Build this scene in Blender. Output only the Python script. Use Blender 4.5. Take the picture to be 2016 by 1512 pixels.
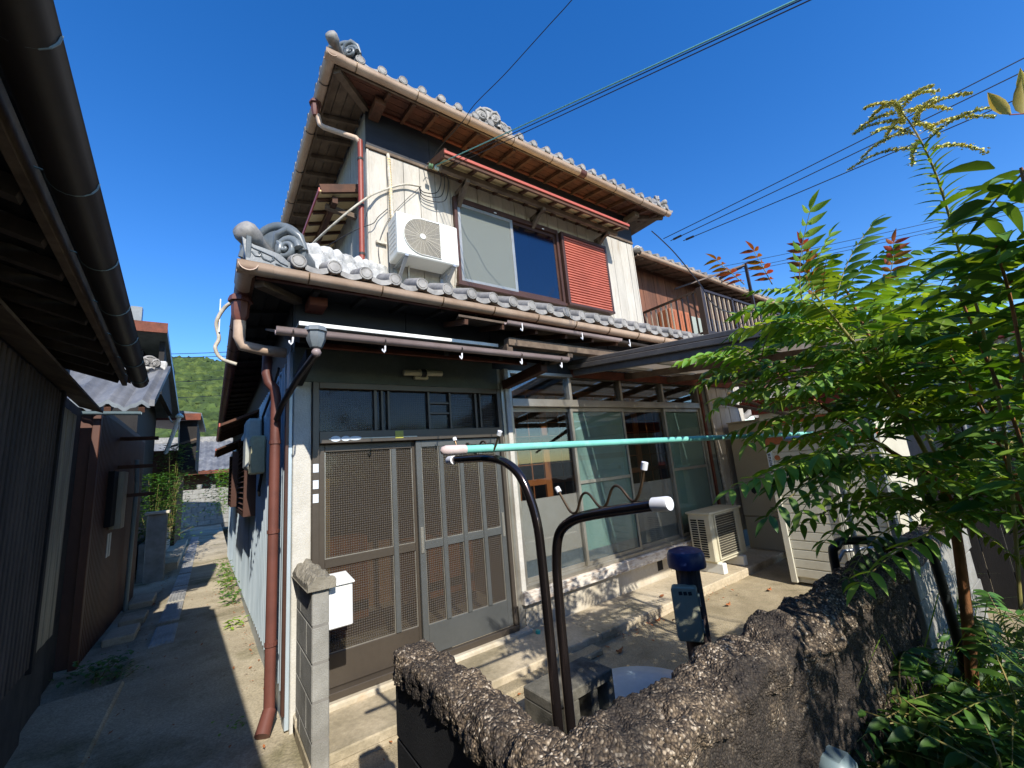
import bpy, math, random
from mathutils import Vector, Matrix, noise
random.seed(7)
R = math.radians
for o in list(bpy.data.objects): bpy.data.objects.remove(o)
scene = bpy.context.scene
# ------------------------------------------------------------------ camera
CAM_F, CAM_YAW, CAM_PITCH, CAM_ROLL = 819.2, R(36.226), R(10.847), R(-5.003)
CAM_C = Vector((-.49, -3.473, 1.596))
_f = Vector((math.sin(CAM_YAW)*math.cos(CAM_PITCH), math.cos(CAM_YAW)*math.cos(CAM_PITCH), math.sin(CAM_PITCH)))
_r = Vector((math.cos(CAM_YAW), -math.sin(CAM_YAW), 0)); _u = _r.cross(_f)
_c, _s = math.cos(CAM_ROLL), math.sin(CAM_ROLL)
CR, CU = _r*_c+_u*_s, _u*_c-_r*_s
cd = bpy.data.cameras.new('camera'); cam = bpy.data.objects.new('camera', cd); scene.collection.objects.link(cam)
cd.sensor_fit = 'HORIZONTAL'; cd.sensor_width = 36; cd.lens = 36*CAM_F/2016; cd.clip_start = .05; cd.clip_end = 3000
m = Matrix((CR, CU, -_f)).transposed().to_4x4(); m.translation = CAM_C; cam.matrix_world = m
scene.camera = cam
# ------------------------------------------------------------------ sky and sun
SUN = Vector((-.168, -1, .77)).normalized()          # towards the sun
w = bpy.data.worlds.new('World'); scene.world = w; w.use_nodes = True
nt = w.node_tree; sky = nt.nodes.new('ShaderNodeTexSky'); sky.sky_type = 'NISHITA'; sky.sun_disc = False
sky.sun_elevation = math.asin(SUN.z); sky.sun_rotation = math.atan2(SUN.x, SUN.y)
sky.altitude = 300; sky.air_density = 1.0; sky.dust_density = .15; sky.ozone_density = 2.0
bg = nt.nodes['Background']; bg.inputs[1].default_value = .13
hs = nt.nodes.new('ShaderNodeHueSaturation'); hs.inputs['Hue'].default_value = .511; hs.inputs['Saturation'].default_value = 1.38; hs.inputs['Value'].default_value = 1.26
nt.links.new(sky.outputs[0], hs.inputs['Color']); nt.links.new(hs.outputs[0], bg.inputs[0])
sl = bpy.data.lights.new('sun', 'SUN'); sl.energy = 4.6; sl.angle = R(.53); sl.color = (1, .95, .87)
so = bpy.data.objects.new('sun', sl); scene.collection.objects.link(so)
so.rotation_euler = SUN.to_track_quat('Z', 'Y').to_euler(); so.location = (-3, -14, 12)
vs = scene.view_settings; vs.view_transform = 'Standard'; vs.look = 'None'; vs.gamma = 1; vs.exposure = 0.62; vs.use_curve_mapping = False
# ------------------------------------------------------------------ materials
def lin(*c):
    c = c[0] if len(c) == 1 else c
    return tuple(((x/255+.055)/1.055)**2.4 if x > 10 else x/255/12.92 for x in c)+(1,)
MATS = {}
def mat(name, col, col2=None, rough=.7, scale=3, st=(1, 1, 1), lo=.35, hi=.65, bump=.0, bscale=40, metal=0, spec=.4,
        fine=.12, fscale=30, rnd=0, bst=None, col3=None, s3=1.2, lo3=.55, hi3=.7, coat=0):
    if name in MATS: return MATS[name]
    ma = bpy.data.materials.new(name); ma.use_nodes = True; t = ma.node_tree; N = t.nodes; L = t.links
    b = N['Principled BSDF']; b.inputs['Roughness'].default_value = rough; b.inputs['Metallic'].default_value = metal
    b.inputs['Specular IOR Level'].default_value = spec
    if coat: b.inputs['Coat Weight'].default_value = coat
    geo = N.new('ShaderNodeNewGeometry')
    def ns(sc, stv, det=5):
        mp = N.new('ShaderNodeMapping'); mp.inputs['Scale'].default_value = stv; L.new(geo.outputs['Position'], mp.inputs['Vector'])
        n = N.new('ShaderNodeTexNoise'); n.inputs['Scale'].default_value = sc; n.inputs['Detail'].default_value = det
        n.inputs['Roughness'].default_value = .65; L.new(mp.outputs[0], n.inputs['Vector']); return n
    def ramp(n, a, bb):
        r = N.new('ShaderNodeMapRange'); r.inputs[1].default_value = a; r.inputs[2].default_value = bb; L.new(n.outputs[0], r.inputs[0]); return r
    def mix(f, a, bb):
        x = N.new('ShaderNodeMix'); x.data_type = 'RGBA'
        if f is not None: L.new(f, x.inputs[0])
        for s, k in ((a, 6), (bb, 7)):
            if isinstance(s, tuple): x.inputs[k].default_value = s
            else: L.new(s, x.inputs[k])
        return x
    cur = col
    if col2:
        cur = mix(ramp(ns(scale, st), lo, hi).outputs[0], col, col2).outputs[2]
    if col3:
        cur = mix(ramp(ns(s3, st), lo3, hi3).outputs[0], cur, col3).outputs[2]
    h = N.new('ShaderNodeHueSaturation')
    if isinstance(cur, tuple): h.inputs['Color'].default_value = cur
    else: L.new(cur, h.inputs['Color'])
    v = N.new('ShaderNodeMapRange'); v.inputs[1].default_value = .25; v.inputs[2].default_value = .75
    v.inputs[3].default_value = 1-fine; v.inputs[4].default_value = 1+fine; L.new(ns(fscale, st).outputs[0], v.inputs[0])
    if rnd:
        oi = N.new('ShaderNodeObjectInfo'); mr = N.new('ShaderNodeMapRange'); mr.inputs[3].default_value = 1-rnd; mr.inputs[4].default_value = 1+rnd
        L.new(oi.outputs['Random'], mr.inputs[0]); mu = N.new('ShaderNodeMath'); mu.operation = 'MULTIPLY'
        L.new(mr.outputs[0], mu.inputs[0]); L.new(v.outputs[0], mu.inputs[1]); L.new(mu.outputs[0], h.inputs['Value'])
    else: L.new(v.outputs[0], h.inputs['Value'])
    L.new(h.outputs[0], b.inputs['Base Color'])
    if bump:
        bp = N.new('ShaderNodeBump'); bp.inputs['Strength'].default_value = bump; bp.inputs['Distance'].default_value = .01
        L.new(ns(bscale, bst or st).outputs[0], bp.inputs['Height']); L.new(bp.outputs[0], b.inputs['Normal'])
    MATS[name] = ma; return ma
def glass(name, tint, refl=.10, rough=.02, veil=0, veilc=(.5, .5, .5, 1), through=False):
    ma = bpy.data.materials.new(name); ma.use_nodes = True; t = ma.node_tree; N = t.nodes; L = t.links; N.remove(N['Principled BSDF'])
    tr = N.new('ShaderNodeBsdfTransparent'); tr.inputs[0].default_value = tint
    gl = N.new('ShaderNodeBsdfGlossy'); gl.inputs['Roughness'].default_value = rough; gl.inputs[0].default_value = (.9, .95, 1, 1)
    fr = N.new('ShaderNodeLayerWeight'); fr.inputs[0].default_value = .5
    pw = N.new('ShaderNodeMath'); pw.operation = 'POWER'; pw.inputs[1].default_value = 4; L.new(fr.outputs['Facing'], pw.inputs[0])
    mr = N.new('ShaderNodeMath'); mr.operation = 'MULTIPLY_ADD'; mr.inputs[1].default_value = .8; mr.inputs[2].default_value = refl*.4; L.new(pw.outputs[0], mr.inputs[0])
    mx = N.new('ShaderNodeMixShader'); L.new(mr.outputs[0], mx.inputs[0])
    src = tr.outputs[0]
    if veil:
        df = N.new('ShaderNodeBsdfDiffuse'); df.inputs[0].default_value = veilc; m2 = N.new('ShaderNodeMixShader'); m2.inputs[0].default_value = veil
        vo = df.outputs[0]
        if through:
            tl = N.new('ShaderNodeBsdfTranslucent'); tl.inputs[0].default_value = veilc; m3 = N.new('ShaderNodeMixShader'); m3.inputs[0].default_value = .3; L.new(df.outputs[0], m3.inputs[1]); L.new(tl.outputs[0], m3.inputs[2]); vo = m3.outputs[0]
        L.new(tr.outputs[0], m2.inputs[1]); L.new(vo, m2.inputs[2]); src = m2.outputs[0]
    L.new(src, mx.inputs[1]); L.new(gl.outputs[0], mx.inputs[2]); L.new(mx.outputs[0], N['Material Output'].inputs[0])
    MATS[name] = ma; return ma
def waffle(name):
    # patterned glass pressed in small square lenses: a see-through web of cells with ridges that scatter
    ma = bpy.data.materials.new(name); ma.use_nodes = True; t = ma.node_tree; N = t.nodes; L = t.links; N.remove(N['Principled BSDF'])
    geo = N.new('ShaderNodeNewGeometry'); sp = N.new('ShaderNodeSeparateXYZ'); L.new(geo.outputs['Position'], sp.inputs[0])
    def wave(o):
        a = N.new('ShaderNodeMath'); a.operation = 'MULTIPLY'; a.inputs[1].default_value = 2*math.pi/.0175; L.new(o, a.inputs[0])
        s = N.new('ShaderNodeMath'); s.operation = 'COSINE'; L.new(a.outputs[0], s.inputs[0]); return s
    wx, wz = wave(sp.outputs[0]), wave(sp.outputs[2])
    ad = N.new('ShaderNodeMath'); ad.operation = 'ADD'; L.new(wx.outputs[0], ad.inputs[0]); L.new(wz.outputs[0], ad.inputs[1])
    f = N.new('ShaderNodeMapRange'); f.inputs[1].default_value = -.5; f.inputs[2].default_value = 1.6; f.inputs[3].default_value = .2; f.inputs[4].default_value = .95; L.new(ad.outputs[0], f.inputs[0])
    bp = N.new('ShaderNodeBump'); bp.inputs['Strength'].default_value = .5; bp.inputs['Distance'].default_value = .003; L.new(ad.outputs[0], bp.inputs['Height'])
    tr = N.new('ShaderNodeBsdfTransparent'); tr.inputs[0].default_value = (.8, .78, .74, 1)
    df = N.new('ShaderNodeBsdfDiffuse'); df.inputs[0].default_value = (.085, .074, .062, 1); L.new(bp.outputs[0], df.inputs['Normal'])
    gl = N.new('ShaderNodeBsdfGlossy'); gl.inputs['Roughness'].default_value = .08; gl.inputs[0].default_value = (.75, .8, .85, 1)
    m1 = N.new('ShaderNodeMixShader'); L.new(f.outputs[0], m1.inputs[0]); L.new(tr.outputs[0], m1.inputs[1]); L.new(df.outputs[0], m1.inputs[2])
    m2 = N.new('ShaderNodeMixShader'); m2.inputs[0].default_value = .02; L.new(m1.outputs[0], m2.inputs[1]); L.new(gl.outputs[0], m2.inputs[2])
    L.new(m2.outputs[0], N['Material Output'].inputs[0]); MATS[name] = ma; return ma
def leafmat(name, c1, c2, tr=.3, rough=.42, rnd=.36):
    ma = bpy.data.materials.new(name); ma.use_nodes = True; t = ma.node_tree; N = t.nodes; L = t.links
    b = N['Principled BSDF']; b.inputs['Roughness'].default_value = rough; b.inputs['Specular IOR Level'].default_value = .45
    geo = N.new('ShaderNodeNewGeometry'); n = N.new('ShaderNodeTexNoise'); n.inputs['Scale'].default_value = 7; n.inputs['Detail'].default_value = 3
    L.new(geo.outputs['Position'], n.inputs['Vector'])
    r = N.new('ShaderNodeMapRange'); r.inputs[1].default_value = .35; r.inputs[2].default_value = .65; L.new(n.outputs[0], r.inputs[0])
    x = N.new('ShaderNodeMix'); x.data_type = 'RGBA'; x.inputs[6].default_value = c1; x.inputs[7].default_value = c2; L.new(r.outputs[0], x.inputs[0])
    oi = N.new('ShaderNodeObjectInfo'); mr = N.new('ShaderNodeMapRange'); mr.inputs[3].default_value = 1-rnd; mr.inputs[4].default_value = 1+rnd; L.new(oi.outputs['Random'], mr.inputs[0])
    h = N.new('ShaderNodeHueSaturation'); L.new(x.outputs[2], h.inputs['Color']); L.new(mr.outputs[0], h.inputs['Value'])
    hr = N.new('ShaderNodeMapRange'); hr.inputs[3].default_value = .478; hr.inputs[4].default_value = .512; wn = N.new('ShaderNodeTexWhiteNoise'); wn.noise_dimensions = '1D'; L.new(oi.outputs['Random'], wn.inputs['W']); L.new(wn.outputs['Value'], hr.inputs[0]); L.new(hr.outputs[0], h.inputs['Hue'])
    L.new(h.outputs[0], b.inputs['Base Color'])
    tl = N.new('ShaderNodeBsdfTranslucent'); h2 = N.new('ShaderNodeHueSaturation'); h2.inputs['Hue'].default_value = .485; h2.inputs['Value'].default_value = 1.5; h2.inputs['Saturation'].default_value = 1.1
    L.new(h.outputs[0], h2.inputs['Color']); L.new(h2.outputs[0], tl.inputs[0])
    mx = N.new('ShaderNodeMixShader'); mx.inputs[0].default_value = tr; L.new(b.outputs[0], mx.inputs[1]); L.new(tl.outputs[0], mx.inputs[2])
    L.new(mx.outputs[0], N['Material Output'].inputs[0]); MATS[name] = ma; return ma
def pebbles(name, dark=.5):
    ma = bpy.data.materials.new(name); ma.use_nodes = True; t = ma.node_tree; N = t.nodes; L = t.links; b = N['Principled BSDF']; b.inputs['Roughness'].default_value = .8
    geo = N.new('ShaderNodeNewGeometry'); v = N.new('ShaderNodeTexVoronoi'); v.inputs['Scale'].default_value = 150; v.inputs['Randomness'].default_value = 1; L.new(geo.outputs['Position'], v.inputs['Vector'])
    sp = N.new('ShaderNodeSeparateColor'); L.new(v.outputs['Color'], sp.inputs[0])
    cr = N.new('ShaderNodeValToRGB'); e = cr.color_ramp; e.elements[0].position = 0; e.elements[0].color = lin(44, 36, 28); e.elements[1].position = 1; e.elements[1].color = lin(222, 206, 182)
    for p, c in ((.3, (84, 70, 55)), (.6, (116, 99, 78)), (.86, (156, 136, 110))):
        k = e.elements.new(p); k.color = lin(*c)
    L.new(sp.outputs[0], cr.inputs[0])
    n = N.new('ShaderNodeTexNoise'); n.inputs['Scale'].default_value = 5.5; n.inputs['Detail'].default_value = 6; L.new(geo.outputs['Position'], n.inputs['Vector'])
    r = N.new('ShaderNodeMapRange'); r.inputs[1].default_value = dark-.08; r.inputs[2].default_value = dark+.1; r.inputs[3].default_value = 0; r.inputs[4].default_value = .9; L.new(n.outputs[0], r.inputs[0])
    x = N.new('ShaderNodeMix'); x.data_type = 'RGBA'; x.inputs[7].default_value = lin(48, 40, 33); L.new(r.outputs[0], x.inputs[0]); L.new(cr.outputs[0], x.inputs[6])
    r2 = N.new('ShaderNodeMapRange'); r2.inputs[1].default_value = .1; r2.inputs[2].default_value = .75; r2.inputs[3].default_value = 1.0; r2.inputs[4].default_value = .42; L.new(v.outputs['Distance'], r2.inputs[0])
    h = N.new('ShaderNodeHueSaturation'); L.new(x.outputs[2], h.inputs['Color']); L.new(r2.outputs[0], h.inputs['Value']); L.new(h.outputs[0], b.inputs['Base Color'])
    iv = N.new('ShaderNodeMath'); iv.operation = 'SUBTRACT'; iv.inputs[0].default_value = 1; L.new(v.outputs['Distance'], iv.inputs[1])
    bp = N.new('ShaderNodeBump'); bp.inputs['Strength'].default_value = .9; bp.inputs['Distance'].default_value = .006; L.new(iv.outputs[0], bp.inputs['Height']); L.new(bp.outputs[0], b.inputs['Normal'])
    MATS[name] = ma; return ma
mat('board_beige', lin(188, 182, 170), lin(170, 164, 152), rough=.75, scale=2.2, st=(3, 3, .5), fine=.1, bump=.12, bscale=30, bst=(6, 6, .6), col3=lin(150, 134, 112), s3=2.4, lo3=.54, hi3=.8, rnd=.06)
mat('board_grey', lin(150, 152, 150), lin(128, 130, 126), rough=.7, scale=3, st=(3, 3, .5), bump=.1)
mat('stucco_white', lin(196, 193, 184), lin(176, 172, 160), rough=.9, bump=.5, bscale=75, fine=.08)
mat('stucco_green', lin(110, 116, 108), lin(96, 102, 96), rough=.9, bump=.4, bscale=80)
mat('black_board', lin(38, 40, 46), lin(28, 29, 34), rough=.6, scale=4, st=(1, 1, 3), bump=.08)
mat('black_wood', lin(34, 31, 29), lin(22, 20, 19), rough=.8, scale=4, st=(1, 1, .3), bump=.3, bscale=40, bst=(4, 4, .5))
mat('wood_grey', lin(112, 96, 80), lin(82, 68, 56), rough=.85, scale=6, st=(1, 1, 1), bump=.2, rnd=.1)
mat('wood_brown', lin(92, 60, 42), lin(66, 44, 32), rough=.8, scale=5, bump=.2, rnd=.15)
mat('wood_red', lin(122, 66, 46), lin(88, 50, 36), rough=.8, scale=5, bump=.15, rnd=.18)
mat('wood_orange', lin(176, 108, 58), lin(150, 86, 44), rough=.5, scale=5, st=(1, 1, .3))
mat('ply_cream', lin(226, 202, 152), lin(208, 182, 132), rough=.8, scale=3)
mat('paint_peel', lin(206, 198, 184), lin(158, 142, 126), rough=.85, scale=9, st=(.6, 3, 3), lo=.48, hi=.6, bump=.3, bscale=50)
mat('concrete', lin(192, 178, 152), lin(172, 158, 132), rough=.9, scale=1.4, bump=.4, bscale=80, fine=.22, fscale=40, col3=lin(132, 122, 98), s3=1.1, lo3=.5, hi3=.68)
mat('concrete_alley', lin(182, 170, 144), lin(154, 142, 118), rough=.92, scale=1.6, bump=.8, bscale=55, fine=.4, fscale=55, col3=lin(98, 94, 62), s3=.9, lo3=.52, hi3=.68)
mat('concrete_pale', lin(194, 186, 168), lin(170, 158, 134), rough=.9, scale=2, bump=.3, bscale=80, col3=lin(176, 140, 96), s3=1.7, lo3=.58, hi3=.75)
mat('concrete_yard', lin(168, 154, 126), lin(136, 124, 98), rough=.95, scale=3, bump=.8, bscale=90, fine=.42, fscale=95)
mat('block_grey', lin(150, 148, 140), lin(124, 122, 114), rough=.92, scale=5, bump=.5, bscale=140, fine=.16, fscale=150, rnd=.07)
mat('block_dark', lin(70, 69, 67), lin(50, 50, 50), rough=.92, scale=5, bump=.5, bscale=120, rnd=.08)
mat('block_black', lin(40, 40, 40), lin(26, 26, 27), rough=.9, scale=5, bump=.4, bscale=130, rnd=.06)
mat('mortar', lin(120, 117, 110), rough=.95)
mat('mortar_dark', lin(30, 30, 30), rough=.95)
mat('mortar_white', lin(204, 202, 196), lin(168, 166, 160), rough=.9, scale=8, bump=.8, bscale=30, col3=lin(116, 114, 110), s3=7, lo3=.54, hi3=.68)
mat('stone_rough', lin(136, 130, 116), lin(112, 106, 92), rough=.95, scale=6, bump=.9, bscale=50)
mat('tile_grey', lin(150, 146, 140), lin(116, 113, 108), rough=.62, scale=9, fine=.2, bump=.1, bscale=30, rnd=.1, spec=.5)
mat('tile_dark', lin(112, 118, 120), lin(88, 94, 96), rough=.38, scale=5, fine=.1, bump=.1, spec=.5, rnd=.06)
mat('tile_far', lin(120, 120, 120), lin(80, 82, 86), rough=.5, scale=2, rnd=.15)
mat('gutter_tan', lin(190, 166, 144), lin(166, 140, 118), rough=.5, scale=2.5, fine=.06, spec=.4)
mat('gutter_pink', lin(150, 134, 130), lin(128, 112, 108), rough=.45, scale=2, fine=.06)
mat('gutter_brown', lin(106, 64, 54), lin(88, 54, 46), rough=.5, scale=3, fine=.06)
mat('gutter_dark', lin(54, 47, 43), lin(42, 36, 33), rough=.5, scale=3, fine=.06)
mat('pipe_red', lin(138, 62, 46), lin(116, 52, 40), rough=.5, scale=3)
mat('bronze_alu', lin(92, 84, 74), lin(84, 76, 67), rough=.38, metal=.5, scale=2, fine=.05)
mat('grey_alu', lin(98, 100, 98), lin(88, 90, 88), rough=.4, metal=.4, scale=2, fine=.05)
mat('brown_alu', lin(88, 62, 52), lin(74, 52, 44), rough=.4, metal=.4, scale=2, fine=.05)
mat('silver_alu', lin(186, 182, 170), lin(160, 154, 140), rough=.38, metal=.75, scale=3, fine=.06)
mat('shutter_red', lin(180, 98, 78), lin(158, 84, 66), rough=.55, scale=2.5, fine=.06)
mat('hood_red', lin(170, 84, 66), rough=.5)
mat('white_paint', lin(226, 226, 222), lin(214, 214, 208), rough=.4, scale=3, fine=.03)
mat('white_ac', lin(216, 216, 208), lin(206, 206, 198), rough=.45, scale=2, fine=.03)
mat('beige_ac', lin(196, 190, 166), lin(184, 176, 150), rough=.5, scale=2, fine=.05)
mat('grille', lin(196, 188, 170), rough=.5)
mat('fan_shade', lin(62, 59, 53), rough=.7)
mat('soffit_red', lin(96, 58, 42), lin(70, 44, 34), rough=.85, scale=5, bump=.15, rnd=.2)
mat('dark_void', lin(20, 20, 20), rough=.9, fine=.02)
mat('fin_dark', lin(58, 54, 46), rough=.6)
mat('galv', lin(170, 174, 176), lin(150, 154, 158), rough=.4, metal=.6, scale=6, fine=.08)
mat('siding_blue', lin(186, 198, 204), lin(158, 172, 180), rough=.4, metal=.3, scale=1.4, st=(1, 1, .25), fine=.08, fscale=18, col3=lin(110, 116, 112), s3=1.4, lo3=.6, hi3=.78)
mat('siding_brown', lin(92, 56, 40), lin(72, 44, 33), rough=.55, scale=3, st=(1, 1, .3), rnd=.08)
mat('plank_pale', lin(160, 152, 130), lin(116, 108, 92), rough=.5, scale=5, st=(3, 3, .25), bump=.2, bst=(8, 8, .4), rnd=.1)
mat('stand_brown', lin(92, 82, 80), lin(76, 68, 67), rough=.17, metal=.9, scale=3, fine=.04)
mat('bronze_wire', lin(112, 92, 70), rough=.3, metal=.8)
mat('cap_white', lin(222, 222, 222), rough=.5, fine=.04)
mat('pole_green', lin(122, 196, 180), lin(104, 178, 164), rough=.45, scale=4, fine=.08, col3=lin(150, 206, 194), s3=8, lo3=.5, hi3=.7)
mat('cap_pink', lin(206, 190, 184), lin(180, 160, 154), rough=.7, scale=30)
mat('cap_blue', lin(40, 54, 96), lin(32, 44, 82), rough=.4, scale=6, fine=.06)
mat('log_wood', lin(96, 82, 78), lin(58, 50, 50), rough=.85, scale=9, st=(3, 3, .25), bump=.9, bscale=30, bst=(4, 4, .2))
mat('box_grey', lin(156, 158, 138), lin(144, 146, 126), rough=.5, scale=4, fine=.04)
mat('lid_blue', lin(170, 188, 200), lin(146, 168, 184), rough=.4, scale=3, fine=.06)
mat('shed_beige', lin(200, 196, 178), lin(188, 182, 162), rough=.5, scale=2, fine=.05)
mat('shed_rust', lin(186, 112, 66), lin(150, 86, 52), rough=.8, scale=7, bump=.2)
mat('red_fascia', lin(140, 66, 56), lin(116, 54, 48), rough=.7, scale=4)
mat('tank_beige', lin(190, 184, 160), lin(182, 174, 150), rough=.55, scale=1.5, fine=.03)
mat('canopy_dark', lin(116, 110, 102), lin(96, 90, 84), rough=.4, metal=.3, scale=3)
mat('canopy_sheet', lin(150, 136, 120), lin(132, 118, 104), rough=.45, scale=2.4, fine=.08)
mat('board_neigh', lin(116, 76, 56), lin(84, 56, 44), rough=.8, scale=4, st=(3, 3, .25), bump=.2, rnd=.16)
mat('cabinet', lin(176, 106, 66), lin(156, 92, 58), rough=.5, scale=3)
mat('rail_dark', lin(62, 50, 42), rough=.4, metal=.4)
mat('rail_pale', lin(168, 150, 126), rough=.5)
mat('corrugated', lin(168, 168, 162), lin(140, 140, 134), rough=.5, metal=.3, scale=2, st=(1, 1, .3), fine=.1)
mat('corr_brown', lin(104, 86, 74), lin(84, 68, 60), rough=.6, scale=2, st=(1, 1, .3))
mat('cable_black', lin(24, 24, 26), rough=.5)
mat('cable_teal', lin(104, 160, 152), rough=.5)
mat('cable_white', lin(196, 190, 176), rough=.6, col2=lin(160, 150, 130), scale=20)
mat('porcelain', lin(196, 214, 202), rough=.25)
mat('porcelain_green', lin(96, 124, 92), rough=.3)
mat('lamp_cream', lin(214, 206, 176), rough=.5)
mat('meter_beige', lin(202, 194, 150), lin(188, 180, 140), rough=.5, scale=3)
mat('meter_grey', lin(178, 180, 168), rough=.5)
mat('soil', lin(78, 66, 50), lin(54, 46, 34), rough=1, scale=6, bump=.8, bscale=60, fine=.3, fscale=80)
mat('ground_far', lin(96, 92, 76), lin(78, 78, 58), rough=1, scale=.05)
mat('bark', lin(168, 108, 66), lin(118, 86, 56), rough=.8, scale=14, st=(1, 1, .3), bump=.4, bscale=60)
mat('stem_green', lin(150, 150, 84), lin(132, 112, 70), rough=.6, scale=10)
mat('stem_pink', lin(160, 92, 84), rough=.6)
mat('curtain', lin(150, 156, 146), lin(138, 146, 136), rough=.9, scale=2, st=(6, 6, .2))
mat('curtain_green', lin(160, 190, 178), lin(146, 178, 166), rough=.55, scale=2, fine=.04)
mat('frost_pale', lin(200, 194, 184), lin(184, 174, 162), rough=.35, scale=1.2, fine=.04)
mat('kick_alu', lin(172, 180, 184), lin(150, 160, 166), rough=.35, metal=.5, scale=6)
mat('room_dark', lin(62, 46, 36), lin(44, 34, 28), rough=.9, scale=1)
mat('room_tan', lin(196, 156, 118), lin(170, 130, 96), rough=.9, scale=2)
mat('sticker_silver', lin(206, 214, 220), rough=.3, fine=.1, fscale=200)
mat('sticker_yellow', lin(176, 172, 76), rough=.5)
mat('ink', lin(40, 42, 44), rough=.6)
mat('logo_teal', lin(94, 176, 196), rough=.5)
mat('flower_yellow', lin(232, 216, 104), lin(214, 214, 130), rough=.7, scale=20)
mat('forest', lin(66, 84, 36), lin(34, 50, 22), rough=.9, scale=.3, fine=.3, fscale=1.2, col3=lin(82, 96, 42), s3=.22, lo3=.5, hi3=.65)
mat('terrain', lin(60, 78, 36), lin(44, 60, 28), rough=1, scale=.05)
mat('drain_grate', lin(186, 184, 178), lin(150, 148, 140), rough=.6, metal=.4, scale=5)
mat('teal_cap', lin(70, 180, 160), rough=.4)
mat('pvc_black', lin(34, 38, 38), rough=.35)
mat('pvc_grey', lin(112, 128, 130), rough=.4)
mat('dead_leaf', lin(150, 92, 52), rough=.9)
glass('glass_clear', (.78, .8, .8, 1), .22)
glass('glass_dark', (.16, .22, .34, 1), .28, .12)
waffle('glass_waffle')
glass('glass_screen', (.5, .52, .5, 1), .08, .2, veil=.55, veilc=lin(138, 142, 132))
glass('sheet_poly', (.3, .27, .23, 1), .05, .35, veil=.86, veilc=lin(200, 184, 162), through=True)
pebbles('pebble_crust')
pebbles('pebble_face', .42)
leafmat('leaf_green', lin(88, 128, 42), lin(132, 158, 60), rough=.5, tr=.36)
leafmat('leaf_dark', lin(54, 92, 34), lin(84, 120, 46), tr=.28, rough=.48)
leafmat('leaf_young', lin(140, 110, 40), lin(150, 74, 62), tr=.35)
leafmat('leaf_light', lin(118, 152, 56), lin(92, 132, 44), tr=.32)
leafmat('leaf_yellow', lin(206, 186, 110), lin(190, 160, 70), tr=.3)
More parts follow.
